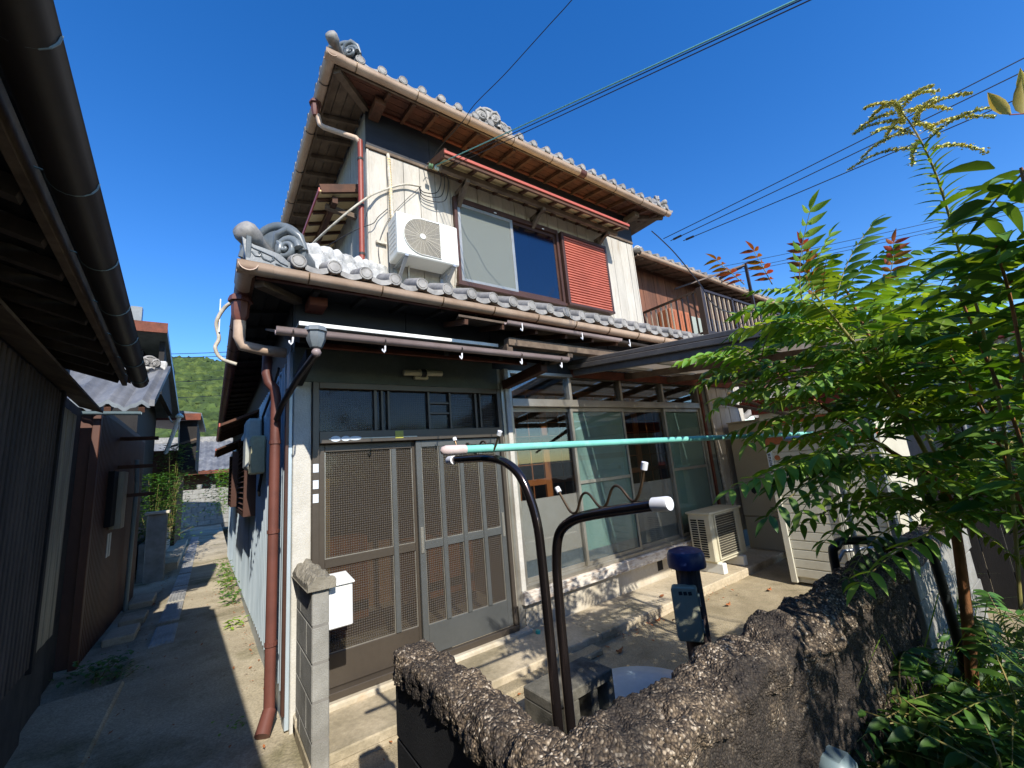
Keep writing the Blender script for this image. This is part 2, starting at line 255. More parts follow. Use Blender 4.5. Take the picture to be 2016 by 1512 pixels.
# ------------------------------------------------------------------ geometry helpers
COL = scene.collection
WL = {}                                       # world location of every object
class G:
    def __init__(s): s.v = []; s.f = []
    def add(s, vs, fs):
        n = len(s.v); s.v += [tuple(a) for a in vs]; s.f += [tuple(i+n for i in q) for q in fs]; return s
    def box(s, x0, y0, z0, x1, y1, z1):
        return s.add([(x0,y0,z0),(x1,y0,z0),(x1,y1,z0),(x0,y1,z0),(x0,y0,z1),(x1,y0,z1),(x1,y1,z1),(x0,y1,z1)],
                     [(3,2,1,0),(4,5,6,7),(0,1,5,4),(1,2,6,5),(2,3,7,6),(3,0,4,7)])
    def bar(s, p, q, w, h, up=(0,0,1)):       # rectangular bar, w sideways, h along up
        return s.sweep([(-w/2,-h/2),(w/2,-h/2),(w/2,h/2),(-w/2,h/2)], p, q, up)
    def sweep(s, poly, p, q, up=(0,0,1)):
        p, q = Vector(p), Vector(q); d = (q-p).normalized(); sd = d.cross(Vector(up)).normalized(); u = sd.cross(d); n = len(poly)
        vs = [p+sd*a+u*b for a, b in poly]+[q+sd*a+u*b for a, b in poly]
        return s.add(vs, [(i,(i+1)%n,n+(i+1)%n,n+i) for i in range(n)]+[tuple(range(n))[::-1], tuple(range(n,2*n))])
    def cyl(s, p, q, r, n=10, r2=None):
        p, q = Vector(p), Vector(q); d = (q-p).normalized(); a = d.orthogonal().normalized(); b = d.cross(a); r2 = r if r2 is None else r2
        c = [(math.cos(2*math.pi*i/n), math.sin(2*math.pi*i/n)) for i in range(n)]
        vs = [p+(a*x+b*y)*r for x, y in c]+[q+(a*x+b*y)*r2 for x, y in c]
        return s.add(vs, [(i,(i+1)%n,n+(i+1)%n,n+i) for i in range(n)]+[tuple(range(n))[::-1], tuple(range(n,2*n))])
    def tube(s, pts, r, n=6):
        pts = [Vector(p) for p in pts]; k = len(pts); rs = r if isinstance(r, (list, tuple)) else [r]*k
        vs = []; a = None
        for i, p in enumerate(pts):
            d = (pts[min(i+1,k-1)]-pts[max(i-1,0)]).normalized()
            if a is None: a = d.orthogonal().normalized()
            a = (a-d*a.dot(d)).normalized(); b = d.cross(a)
            vs += [p+(a*math.cos(2*math.pi*j/n)+b*math.sin(2*math.pi*j/n))*rs[i] for j in range(n)]
        fs = [(i*n+j, i*n+(j+1)%n, (i+1)*n+(j+1)%n, (i+1)*n+j) for i in range(k-1) for j in range(n)]
        return s.add(vs, fs+[tuple(range(n))[::-1], tuple(range((k-1)*n, k*n))])
    def lathe(s, prof, c=(0,0,0), n=16, ax=None):
        c = Vector(c); M = Matrix.Identity(3) if ax is None else Vector(ax).to_track_quat('Z','Y').to_matrix()
        vs = [c+M@Vector((r*math.cos(2*math.pi*j/n), r*math.sin(2*math.pi*j/n), z)) for r, z in prof for j in range(n)]; k = len(prof)
        fs = [(i*n+j, i*n+(j+1)%n, (i+1)*n+(j+1)%n, (i+1)*n+j) for i in range(k-1) for j in range(n)]
        return s.add(vs, fs+[tuple(range(n))[::-1], tuple(range((k-1)*n, k*n))])
    def grid(s, fn, nu, nv):
        vs = [fn(i/nu, j/nv) for j in range(nv+1) for i in range(nu+1)]
        return s.add(vs, [(j*(nu+1)+i, j*(nu+1)+i+1, (j+1)*(nu+1)+i+1, (j+1)*(nu+1)+i) for j in range(nv) for i in range(nu)])
    def mesh(s, name, ma, smooth=None):
        me = bpy.data.meshes.new(name); me.from_pydata(s.v, [], s.f); me.update()
        me.materials.append(MATS[ma])
        if smooth is not None:
            me.shade_smooth(); me.set_sharp_from_angle(angle=R(smooth))
        return me
    def obj(s, name, ma, parent=None, smooth=None, bev=0, **k):
        return link(name, s.mesh(name, ma, smooth), parent, bev=bev, **k)
def link(name, me, parent=None, loc=(0,0,0), rot=None, bev=0, label=None, cat=None, group=None, kind=None, scale=None, local=False):
    o = bpy.data.objects.new(name, me); COL.objects.link(o); loc = Vector(loc)
    if parent is not None:
        o.parent = parent
        o.location = loc if local or parent.get('_loc') else loc-WL[parent]
        if parent.get('_loc'): o['_loc'] = 1
    else: o.location = loc
    WL[o] = loc
    if rot is not None: o.rotation_euler = rot
    if scale is not None: o.scale = scale
    if bev:
        b = o.modifiers.new('bevel', 'BEVEL'); b.width = bev; b.segments = 1; b.limit_method = 'ANGLE'; b.angle_limit = R(40)
    for a, b in (('label',label),('category',cat),('group',group),('kind',kind)):
        if b: o[a] = b
    return o
def thing(name, loc, label, cat, group=None, rz=0, local=False):
    o = link(name, None, None, loc, label=label, cat=cat, group=group); o.empty_display_size = .2
    if local: o['_loc'] = 1; o.rotation_euler = (0,0,rz)
    return o
def at(px, py, depth):                        # point seen at a pixel of the photograph at a given depth in metres
    return CAM_C + (CR*((px-1008)/CAM_F) - CU*((py-756)/CAM_F) + _f)*depth
def bez(a, b, c, n=8):
    a, b, c = Vector(a), Vector(b), Vector(c); return [a*(1-t)**2+b*2*t*(1-t)+c*t*t for t in [i/n for i in range(n+1)]]
def catmull(P, n=6):
    P = [Vector(p) for p in P]; Q = [P[0]*2-P[1]]+P+[P[-1]*2-P[-2]]; out = []
    for i in range(1, len(Q)-2):
        for k in range(n):
            t = k/n; a, b, c, d = Q[i-1:i+3]
            out.append(.5*((2*b)+(c-a)*t+(2*a-5*b+4*c-d)*t*t+(3*b-a-3*c+d)*t**3))
    return out+[P[-1]]
def sag(a, b, s, n=14):
    a, b = Vector(a), Vector(b); return [a.lerp(b, i/n)-Vector((0,0,s*4*(i/n)*(1-i/n))) for i in range(n+1)]
def half(r, t=.006, n=9):                     # half-round gutter section
    o = [(r*math.cos(math.pi+math.pi*i/n), r*math.sin(math.pi+math.pi*i/n)) for i in range(n+1)]
    i_ = [((r-t)*math.cos(2*math.pi-math.pi*i/n), (r-t)*math.sin(2*math.pi-math.pi*i/n)) for i in range(n+1)]
    return [(-r-.004,.006)]+o+[(r+.004,.006)]+i_
# ================================================================== SETTING
def gz(y):                                     # level of the alley floor
    if y < 0: return -.02
    return -.02-.02*min(y, 9) + (max(0, y-9))*.012
link('ground', G().add([(-900,-900,-.75),(900,-900,-.75),(900,900,-.75),(-900,900,-.75)], [(0,1,2,3)]).mesh('ground','ground_far'), kind='structure')
def alley_fn(u, v):
    y = -7+31*v; x = -2.6+2.62*u
    z = gz(y)+.02*noise.noise((x*1.3, y*1.1, 0))+.006*noise.noise((x*7, y*7, 3))
    if x < -1.12: z -= .035*min(1, (-1.12-x)/.06)
    return (x, y, z)
alley = G().grid(alley_fn, 60, 260).obj('alley', 'concrete_alley', smooth=60, kind='structure')
def yard_fn(u, v):
    x, y = .02+7.6*u, -2.9+3.1*v
    return (x, y, -.03+.012*noise.noise((x*2, y*2, 5))+.004*noise.noise((x*9, y*9, 1)))
G().grid(yard_fn, 90, 50).obj('yard', 'concrete_yard', smooth=60, kind='structure')
def soil_fn(u, v):
    x, y = -.55+9.5*u, -7.5+4.72*v
    return (x, y, -.06+.05*noise.noise((x*1.7, y*1.7, 9))+.02*noise.noise((x*8, y*8, 2))-(.1 if x < .05 else 0))
G().grid(soil_fn, 90, 60).obj('soil', 'soil', smooth=60, kind='structure')
# concrete apron along the house front, in poured slabs
pav = link('pavement', G().box(.02, -.555, -.12, 7.4, .0, .045).mesh('pavement', 'concrete'), kind='structure')
for i, (a, b) in enumerate(((.03, 1.16), (1.165, 2.38), (2.385, 3.62), (3.625, 4.9), (4.905, 6.3))):
    G().box(a, -.56, .0, b, -.015, .06+.003*(i % 2)).obj('slab', 'concrete', pav, bev=.008)
G().box(1.25, -.70, -.03, 2.25, -.565, .02).obj('step', 'concrete_yard', pav, bev=.012)
# hill with its wood
def hill_fn(u, v):
    x = -140+260*u; y = 120+150*v
    h = 46*math.exp(-((x+10)/44)**2-((y-205)/55)**2) + 30*math.exp(-((x-60)/50)**2-((y-215)/60)**2) + 32*math.exp(-((x+90)/50)**2-((y-215)/60)**2)
    return (x, y, -1.5+h+1.2*noise.noise((x*.03, y*.03, 0)))
G().grid(hill_fn, 70, 40).obj('hill', 'terrain', smooth=180, kind='structure')
fg = G(); rnd = random.Random(3)
def lump(g, c, r, rn, n=7, k=4):
    ph = rn.random()*50; rows = []
    for j in range(k+1):
        th = math.pi*.6*j/k
        for i in range(n):
            a = 2*math.pi*(i+.5*(j % 2))/n
            q = Vector((math.sin(th)*math.cos(a), math.sin(th)*math.sin(a), math.cos(th)))
            s = r*(1+.4*noise.noise(q*2.4+Vector((ph, 0, 0)))+rn.uniform(-.16, .16))
            rows.append(Vector(c)+Vector((q.x*s, q.y*s, q.z*s)))
    g.add(rows, [(j*n+i, j*n+(i+1) % n, (j+1)*n+(i+1) % n, (j+1)*n+i) for j in range(k) for i in range(n)]+[tuple(range(n))])
for i in range(6500):
    y = rnd.uniform(135, 215); x = rnd.uniform(-60, 40) if i % 3 else rnd.uniform(-18, 10)
    p = hill_fn((x+140)/260, (y-120)/150)
    if p[2] > 1: lump(fg, (p[0], p[1], p[2]+rnd.uniform(-.2, 1.2)), rnd.uniform(.9, 2.9), rnd)
fg.obj('forest', 'forest', smooth=35, kind='stuff')
# ================================================================== HOUSE
H = thing('house', (2.9, 4, 0), 'two-storey wooden house with grey tiled roofs, beige upper boards and red louvred shutter', 'house')
UX0, UX1, UY = .868, 5.787, .91
# ---- lower storey
G().box(-.0, .13, -.1, 5.78, 11.2, .3).box(1.2, -.0, -.1, 5.78, .12, .297).obj('foundation', 'concrete_pale', H, bev=.006)
for x in (2.1, 4.28): G().box(x, -.008, .1, x+.14, .01, .22).obj('vent', 'concrete_pale', H, bev=.004)
G().box(4.02, -.004, .16, 4.12, .01, .28).obj('vent', 'dark_void', H)
G().box(0, 0, -.1, .124, .14, 2.358).obj('pilaster', 'stucco_white', H, bev=.006)
G().box(1.872, .0, .02, 1.985, .12, 2.6).obj('corner_post', 'stucco_white', H, bev=.005)
G().box(1.89, -.022, .1, 1.96, -.001, 2.42).obj('post_trim', 'silver_alu', H, bev=.003)
G().box(0, 0, 2.36, 1.871, .12, 2.63).obj('lintel_wall', 'stucco_green', H)
for i in range(7):
    a, b = i*.91, min((i+1)*.91-.006, 5.78)
    if a < 5.7: G().box(a, .0 if i % 2 else -.004, 2.632 if i < 2 else 2.57, b, .1, 3.14).obj('wall_board', 'black_board', H, bev=.003)
G().box(.0, -.205, 2.742, 1.78, -.19, 2.774).box(.0, -.19, 2.764, 1.78, -.002, 2.774).obj('flashing', 'white_paint', H, bev=.003)
# inside of the hall and of the veranda room
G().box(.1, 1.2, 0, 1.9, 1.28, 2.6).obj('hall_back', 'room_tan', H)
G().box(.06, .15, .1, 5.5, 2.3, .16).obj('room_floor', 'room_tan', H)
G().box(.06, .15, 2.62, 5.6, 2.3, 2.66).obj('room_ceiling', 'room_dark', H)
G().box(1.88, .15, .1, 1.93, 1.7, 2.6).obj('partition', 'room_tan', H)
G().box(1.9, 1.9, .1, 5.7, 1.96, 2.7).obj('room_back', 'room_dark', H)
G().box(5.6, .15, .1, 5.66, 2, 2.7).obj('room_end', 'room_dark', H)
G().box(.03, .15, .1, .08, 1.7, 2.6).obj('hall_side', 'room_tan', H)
G().box(.25, .75, .16, .75, 1.19, 1.05).obj('shoe_cabinet', 'wood_orange', H)
G().box(1.2, .7, .16, 1.85, 1.19, .9).obj('shoe_cabinet', 'wood_orange', H)
G().box(.3, .5, .16, 1.75, .69, .36).obj('hall_step', 'wood_brown', H)
G().box(.2, .3, .161, .32, .42, 2.3).obj('hall_post', 'ply_cream', H)
# shoji screens behind the veranda glass
for k in range(4):
    x0 = 2.0+k*.9; sh = G()
    for x in (x0, x0+.85): sh.box(x, .55, .9, x+.05, .58, 2.5)
    for z in (.9, 1.32, 2.42): sh.box(x0+.05, .552, z, x0+.85, .578, z+.07)
    s0 = sh.obj('shoji_screen', 'wood_orange', H)
    lt = G()
    for i in range(1, 4): lt.box(x0+.05+.2*i, .558, .97, x0+.062+.2*i, .57, 2.42)
    for i in range(1, 6): lt.box(x0+.05, .559, 1.39+.17*i, x0+.85, .569, 1.4+.17*i)
    lt.obj('lattice', 'wood_orange', s0)
    G().box(x0+.05, .562, .16, x0+.85, .58, .9).obj('screen_board', 'curtain', s0)
# ---- entrance: frame, transom and two sliding leaves
fr = G().box(.127, -.03, .147, .174, .09, 2.355).box(1.83, -.03, .147, 1.87, .09, 2.355).box(.174, -.028, 2.305, 1.83, .088, 2.355).box(.174, -.035, 1.872, 1.83, .09, 1.965).box(.127, -.045, .10, 1.87, .1, .147)
F = fr.obj('door_frame', 'bronze_alu', H, bev=.003)
G().box(.02, -.09, -.02, 1.99, .1, .098).obj('door_sill', 'concrete_pale', H, bev=.012)
tb = [.60, .66, .715, 1.105, 1.32, 1.585, 1.625, 1.665]
tg = [(.174, .60), (.627, .66), (.68, .715), (.735, 1.085), (1.105, 1.30), (1.32, 1.575), (1.60, 1.63), (1.65, 1.83)]
for a, b in tg: G().box(a, .02, 1.965, b, .026, 2.305).obj('transom_glass', 'glass_waffle', F)
for i in range(len(tg)-1):
    G().box(tg[i][1], -.012, 1.966, tg[i+1][0], .06, 2.304).obj('mullion', 'bronze_alu', F, bev=.002)
for z in (2.10, 2.195): G().box(1.106, -.008, z, 1.299, .05, z+.018).obj('glazing_bar', 'bronze_alu', F, bev=.002)
# makers' labels and stickers along the head rail
for x, wd, hh in ((.29, .075, .022), (.365, .07, .02), (.437, .1, .016)):
    G().lathe([(.0001, 0), (1, .0), (1, .0015), (.0001, .002)], (0, 0, 0), 18, (0, -1, 0)).obj('head_sticker', 'sticker_silver', F, smooth=30, loc=(x, -.036, 1.905), scale=(wd/2, 1, hh))
G().box(.24, -.0375, 1.9, .96, -.0352, 1.908).obj('head_strip', 'silver_alu', F)
G().box(.765, -.038, 1.893, .835, -.0352, 1.955).obj('head_sticker', 'sticker_yellow', F)
for z in (1.44, 1.54, 1.66): G().box(.13, -.033, z, .168, -.0302, z+.062).obj('name_sticker', 'sticker_silver', F)
def leaf_door(x0, x1, y, bars, m):
    d = G().box(x0, y, .15, x0+.05, y+.034, 1.868).box(x1-.05, y, .15, x1, y+.034, 1.868).box(x0+.05, y+.001, 1.81, x1-.05, y+.033, 1.868).box(x0+.05, y+.001, .15, x1-.05, y+.033, .372).box(x0+.05, y+.001, .955, x1-.05, y+.033, 1.02)
    D = d.obj('sliding_door', m, H, bev=.003)
    xs = [x0+.05]+[v for b in bars for v in (b-.02, b+.02)]+[x1-.05]
    for i in range(0, len(xs), 2):
        for z0, z1 in ((.372, .955), (1.02, 1.81)):
            G().box(xs[i], y+.014, z0, xs[i+1], y+.02, z1).obj('glass_pane', 'glass_waffle', D)
            e = G()
            for u0, v0, u1, v1 in ((xs[i], z0, xs[i]+.006, z1), (xs[i+1]-.006, z0, xs[i+1], z1), (xs[i]+.006, z0, xs[i+1]-.006, z0+.006)): e.box(u0, y+.008, v0, u1, y+.0139, v1)
            e.obj('glazing_bead', 'silver_alu', D)
    for b in bars: G().box(b-.02, y-.008, .373, b+.02, y+.036, 1.809).obj('glazing_bar', 'grey_alu', D, bev=.003)
    return D
D1 = leaf_door(.175, .985, .034, [.768], 'bronze_alu')
D2 = leaf_door(.955, 1.828, -.006, [1.19, 1.393, 1.60], 'grey_alu')
G().box(.965, -.014, .93, .993, -.0062, 1.14).obj('pull_plate', 'silver_alu', D2, bev=.003)
G().box(1.79, -.014, .93, 1.815, -.0062, 1.15).box(1.797, -.018, .97, 1.808, -.0142, 1.11).obj('pull_plate', 'silver_alu', D2, bev=.003)
# ---- veranda window
xs = [1.985, 2.871, 3.763, 4.655, 5.551]
W = G().box(1.985, -.03, .43, 2.02, .1, 2.565).box(5.52, -.03, .43, 5.555, .1, 2.565).box(2.02, -.028, 2.53, 5.52, .1, 2.565).box(2.02, -.032, 2.18, 5.52, .1, 2.262).box(1.985, -.04, .412, 5.555, .12, .449).obj('window_frame', 'silver_alu', H, bev=.003)
for i in range(4):
    G().box(xs[i]+.02, .03, 2.262, xs[i+1]-.02, .035, 2.53).obj('transom_glass', 'glass_clear', W)
    if i: G().box(xs[i]-.02, -.02, 2.262, xs[i]+.02, .06, 2.53).obj('mullion', 'silver_alu', W, bev=.003)
    y = -.002 if i in (1, 3) else .036
    a, b = xs[i]+(.035 if i == 0 else -.02), xs[i+1]+(.02 if i < 3 else -.035)
    P = G().box(a, y, .45, a+.035, y+.03, 2.178).box(b-.035, y, .45, b, y+.03, 2.178).box(a+.035, y+.001, 2.13, b-.035, y+.029, 2.178).box(a+.035, y+.001, .45, b-.035, y+.029, .49).obj('window_sash', 'silver_alu', H, bev=.002)
    if i in (1, 3):
        G().box(a+.035, y+.012, 1.345, b-.035, y+.018, 2.13).obj('glass_pane', 'glass_clear', P)
        G().box(a+.035, y+.002, 1.31, b-.035, y+.03, 1.345).obj('midrail', 'silver_alu', P, bev=.002)
        G().box(a+.036, y+.020, .492, b-.036, y+.024, 2.128).obj('frosted_pane', 'curtain_green', P)
        G().box(a+.035, y+.012, .49, b-.035, y+.018, 1.31).obj('glass_pane', 'glass_clear', P)
    else:
        G().box(a+.035, y+.012, .49, b-.035, y+.018, 2.13).obj('glass_pane', 'glass_clear', P)
        G().box(a+.036, y+.020, .64, b-.036, y+.024, 1.22).obj('frosted_film', 'frost_pale', P)
    G().box(a+.036, y+.019, .491, b-.036, y+.026, .638 if i in (0, 2) else .6).obj('kick_panel', 'kick_alu', P)
G().box(1.93, -.075, .295, 5.6, -.0, .408).obj('window_sill', 'paint_peel', H, bev=.006)
G().box(1.93, -.045, .41, 1.983, .0, 2.57).obj('side_trim', 'stucco_white', H, bev=.004)
G().box(5.557, -.05, .1, 5.61, .1, 2.6).obj('side_post', 'wood_red', H, bev=.004)
G().box(5.612, -.02, .0, 5.80, .12, 2.75).obj('end_wall', 'stucco_green', H)
for i in range(7):
    G().box(5.81+.155*i, -.012+.004*(i % 2), .3 if i else .0, 5.81+.155*i+.148, .03, 2.95).obj('wall_board', 'board_beige', H, bev=.003)
G().box(5.81, -.024, 2.2, 6.9, -.013, 2.235).obj('wall_batten', 'board_beige', H)
G().tube([(5.76, -.045, 2.6), (5.775, -.045, 1.6), (5.8, -.045, .75)], .02, 8).obj('conduit', 'cable_white', H, smooth=60)
for z in (2.35, 1.7, 1.2): G().cyl((5.77, -.045, z), (5.771, -.045, z+.03), .026, 8).obj('conduit_clip', 'cable_white', H)
# ---- entrance canopy
can = G().add([(-.2,-.74,2.49),(2.15,-.74,2.49),(2.15,-.02,2.735),(-.2,-.02,2.735),(-.2,-.74,2.505),(2.15,-.74,2.505),(2.15,-.02,2.75),(-.2,-.02,2.75)], [(3,2,1,0),(4,5,6,7),(0,1,5,4),(1,2,6,5),(2,3,7,6),(3,0,4,7)])
CN = can.obj('entry_canopy', 'black_wood', H)
G().sweep(half(.036), (-.21, -.765, 2.505), (2.15, -.765, 2.505)).obj('gutter', 'gutter_pink', CN, smooth=50)
G().box(.12, -.40, 2.525, 1.97, -.36, 2.56).obj('canopy_purlin', 'wood_red', CN, bev=.004)
for x in (-.05, .45, .95, 1.45, 1.95): G().bar((x, -.70, 2.475), (x, -.02, 2.705), .04, .045).obj('rafter', 'black_wood', CN)
G().bar((1.95, -.02, 2.40), (1.95, -.66, 2.44), .075, .09).obj('bracket_arm', 'wood_brown', CN, bev=.005)
G().bar((.03, .0, 2.36), (.03, -.5, 2.44), .06, .08).obj('bracket_arm', 'black_wood', CN, bev=.005)
for x in (-.12, .44, 1.03, 1.6, 2.05):
    G().tube([(x, -.79, 2.515), (x, -.803, 2.49), (x, -.79, 2.46), (x, -.775, 2.452)], .005, 6).obj('gutter_hanger', 'gutter_dark', CN)
    G().tube([(x, -.79, 2.455), (x-.002, -.792, 2.42), (x-.012, -.8, 2.405), (x-.02, -.795, 2.418), (x-.02, -.79, 2.43)], .0055, 6).obj('hook', 'cap_white', CN, smooth=60)
hp = G().lathe([(.06, 0), (.07, .02), (.07, .03), (.058, .035), (.055, .085), (.035, .13), (.02, .14)], (.01, -.775, 2.535), 8, (0, 0, -1)).obj('leader_head', 'tile_dark', CN, smooth=30)
G().lathe([(.001, -.03), (.022, -.02), (.03, 0), (.022, .02), (.001, .03)], (.012, -.775, 2.375), 12).obj('elbow', 'gutter_pink', CN, smooth=60)
G().tube([(.012, -.775, 2.37), (-.03, -.4, 2.3), (-.085, -.03, 2.16), (-.1, .1, 2.08)], .022, 8).obj('leader_pipe', 'gutter_dark', CN, smooth=60)
# second small canopy over the veranda head
C2 = G().add([(1.22,-.44,2.9),(3.9,-.44,2.88),(3.9,-.01,3.0),(1.4,-.01,3.0),(1.22,-.44,2.92),(3.9,-.44,2.9),(3.9,-.01,3.02),(1.4,-.01,3.02)], [(3,2,1,0),(4,5,6,7),(0,1,5,4),(1,2,6,5),(2,3,7,6),(3,0,4,7)]).obj('window_canopy', 'wood_grey', H)
G().sweep(half(.03), (1.70, -.47, 2.905), (3.32, -.47, 2.90)).obj('gutter', 'gutter_pink', C2, smooth=50)
G().sweep(half(.02), (3.3, -.47, 2.885), (4.4, -.47, 2.86)).obj('gutter', 'gutter_dark', C2, smooth=50)
G().box(1.8, -.36, 2.72, 5.4, -.27, 2.80).obj('canopy_purlin', 'wood_grey', C2, bev=.004)
for x in (1.82, 2.62, 3.4):
    G().bar((x, -.02, 2.70), (x, -.34, 2.70), .07, .07).obj('bracket_arm', 'wood_grey', C2, bev=.004)
    G().tube([(x+.05, -.495, 2.91), (x+.05, -.5, 2.85), (x+.04, -.505, 2.82), (x+.03, -.5, 2.835), (x+.03, -.495, 2.85)], .0055, 6).obj('hook', 'cap_white', C2, smooth=60)
for x in (1.3, 1.7, 2.1, 2.5, 2.9, 3.3): G().bar((x, -.43, 2.865), (x, -.02, 2.97), .035, .045).obj('rafter', 'wood_brown', C2)
# ---- lower storey, alley side
G().box(.0, .16, .3, .1, 11.2, 3.1).obj('side_wall', 'black_board', H)
sd = G()
for i in range(70):
    y = .2+.155*i
    if y > 10.9: break
    o = .2 if y < 4 else .2
    zb = .18-.034*y
    zt = 2.55
    sd.add([(-.022,y,zb),(-.022,y+.02,zb),(-.034,y+.03,zb),(-.034,y+.05,zb),(-.022,y+.06,zb),(-.022,y+.155,zb-.005),
            (-.022,y,zt),(-.022,y+.02,zt),(-.034,y+.03,zt),(-.034,y+.05,zt),(-.022,y+.06,zt),(-.022,y+.155,zt)], [(k+6,k+7,k+1,k) for k in range(5)])
sd.box(-.02, .2, -.1, -.001, 10.9, 2.56)
sd.obj('metal_siding', 'siding_blue', H)
G().box(-.03, .02, .0, -.002, .15, 2.6).obj('corner_trim', 'siding_blue', H, bev=.004)
G().box(-.05, -.0, .1, -.031, .05, 2.3).obj('corner_bead', 'brown_alu', H)
DS = G().tube([(-.16, .2, 2.62), (-.165, .19, 2.45), (-.15, .185, 2.38), (-.11, .175, 2.33), (-.1, .17, 2.26), (-.1, .17, 1.9), (-.1, .17, .08), (-.13, .12, .03)], .036, 12).obj('downspout', 'gutter_brown', H, smooth=50)
for z in (.5, 1.25, 1.9): G().cyl((-.1, .167, z), (-.1, .167, z+.025), .041, 12).obj('pipe_band', 'gutter_brown', DS)
G().cyl((-.1, .165, .1), (-.15, .07, .0), .042, 12, .047).obj('shoe', 'gutter_brown', DS, smooth=50)
# electricity meter housing on the alley side
MB = thing('electric_meter', (-.05, 1.9, 1.75), 'grey and cream electric meter boxes on the metal-clad side wall beside downspout', 'meter')
G().box(-.2, 1.75, 1.78, -.045, 2.2, 2.32).obj('meter_case', 'meter_grey', MB, bev=.03)
G().box(-.17, 1.45, 1.72, -.045, 1.745, 2.1).obj('breaker_box', 'meter_beige', MB, bev=.012)
for z in (1.8, 1.98): G().box(-.176, 1.52, z, -.171, 1.6, z+.02).obj('latch', 'ink', MB)
G().tube([(-.06, 1.6, 2.1), (-.07, 1.55, 2.3), (-.05, 1.0, 2.45), (-.06, .4, 2.55)], .012, 6).obj('cable', 'cable_black', MB)
G().tube([(-.06, 1.6, 1.72), (-.08, 1.65, 1.55), (-.06, 1.8, 1.5), (-.05, 2.0, 1.6)], .014, 6).obj('cable', 'cable_black', MB)
# hooded louvre windows in the alley wall
for (y0, y1) in ((2.6, 4.2), (6.3, 7.9)):
    WB = G().box(-.16, y0, 1.25, -.03, y0+.05, 2.3).box(-.16, y1-.05, 1.25, -.03, y1, 2.3).box(-.16, y0+.05, 1.25, -.03, y1-.05, 1.3).box(-.05, y0+.05, 1.3, -.035, y1-.05, 2.3).obj('louvre_window', 'brown_alu', H, bev=.004)
    for k in range(14): G().bar((-.13, y0+.05, 1.34+.068*k), (-.13, y1-.05, 1.34+.068*k), .07, .008, (-.6, 0, .8)).obj('louvre', 'wood_brown', WB)
    hd = G().add([(-.03,y0-.15,2.5),(-.03,y1+.15,2.5),(-.42,y1+.15,2.32),(-.42,y0-.15,2.32),(-.03,y0-.15,2.53),(-.03,y1+.15,2.53),(-.42,y1+.15,2.35),(-.42,y0-.15,2.35)], [(3,2,1,0),(4,5,6,7),(0,1,5,4),(1,2,6,5),(2,3,7,6),(3,0,4,7)]).obj('window_hood', 'wood_brown', H)
    G().box(-.435, y0-.16, 2.315, -.421, y1+.16, 2.355).obj('hood_edge', 'hood_red', hd)
    for k in range(5): G().bar((-.40, y0+.1+k*.35, 2.305), (-.04, y0+.1+k*.35, 2.47), .04, .04).obj('rafter', 'wood_brown', hd)
# ---- upper storey
G().box(UX0+.02, UY+.02, 3.2, UX1-.02, 8.0, 6.05).obj('upper_core', 'board_grey', H)
x = UX0+.03; i = 0
while x < UX1-.04:
    x2 = min(x+.212, UX1-.012)
    z0, z1 = 3.5, 5.445
    G().box(x, UY+(.0 if i % 3 else .003), z0, x2-.004, UY+.019, z1).obj('wall_board', 'board_beige', H, bev=.002)
    x += .2155; i += 1
G().box(UX0, UY-.006, 3.4, UX0+.028, UY+.03, 5.447).obj('corner_bead', 'board_beige', H, bev=.004)
G().box(UX1-.01, UY-.006, 3.4, UX1+.012, UY+.03, 5.447).obj('corner_bead', 'board_beige', H, bev=.004)
G().box(UX0-.01, UY-.022, 5.45, UX1+.02, UY+.019, 5.49).obj('frieze_trim', 'wood_grey', H, bev=.003)
for k in range(6):
    a = UX0+k*.825; G().box(a, UY-.008, 5.492, a+.82, UY+.018, 6.03).obj('frieze_board', 'black_board', H)
G().box(UX0-.02, UY-.045, 6.0, UX1+.05, UY-.009, 6.03).obj('cornice', 'wood_red', H)
for k in range(32):
    y = UY+.03+k*.2155
    if y < 7.8: G().box(UX0-.005 if k % 2 else UX0-.002, y, 3.4, UX0+.019, y+.211, 5.95).obj('wall_board', 'board_grey', H)
# upper window
UW = G().box(1.986, .845, 3.93, 2.03, .905, 5.159).box(3.79, .845, 3.93, 3.832, .905, 5.159).box(2.03, .847, 5.09, 3.79, .905, 5.159).box(1.97, .83, 3.885, 3.85, .905, 3.93).box(2.03, .846, 3.93, 3.79, .905, 3.955).obj('upper_window_frame', 'brown_alu', H, bev=.003)
G().box(2.62, .84, 5.09, 2.66, .846, 5.105).obj('frame_clip', 'cap_white', UW); G().box(3.5, .84, 5.09, 3.54, .846, 5.105).obj('frame_clip', 'cap_white', UW)
S1 = G().box(2.04, .86, 3.96, 2.08, .885, 5.085).box(2.90, .86, 3.96, 2.945, .885, 5.085).box(2.08, .861, 5.04, 2.90, .884, 5.085).box(2.08, .861, 3.96, 2.90, .884, 4.0).obj('window_sash', 'silver_alu', H, bev=.002)
G().box(2.08, .87, 4.0, 2.90, .874, 5.04).obj('insect_screen', 'glass_screen', S1)
S2 = G().box(2.90, .8855, 3.96, 2.94, .9045, 5.085).box(3.75, .8855, 3.96, 3.788, .9045, 5.085).box(2.94, .886, 5.04, 3.75, .904, 5.085).box(2.94, .886, 3.96, 3.75, .904, 4.0).obj('window_sash', 'brown_alu', H)
G().box(2.94, .89, 4.0, 3.75, .894, 5.04).obj('glass_pane', 'glass_dark', S2)
SH = G().box(3.855, .80, 3.938, 3.905, .9, 5.13).box(4.85, .80, 3.938, 4.895, .9, 5.13).box(3.905, .801, 5.08, 4.85, .9, 5.13).box(3.855, .79, 3.90, 4.895, .9, 3.938).obj('shutter_box', 'brown_alu', H, bev=.003)
lv = G()
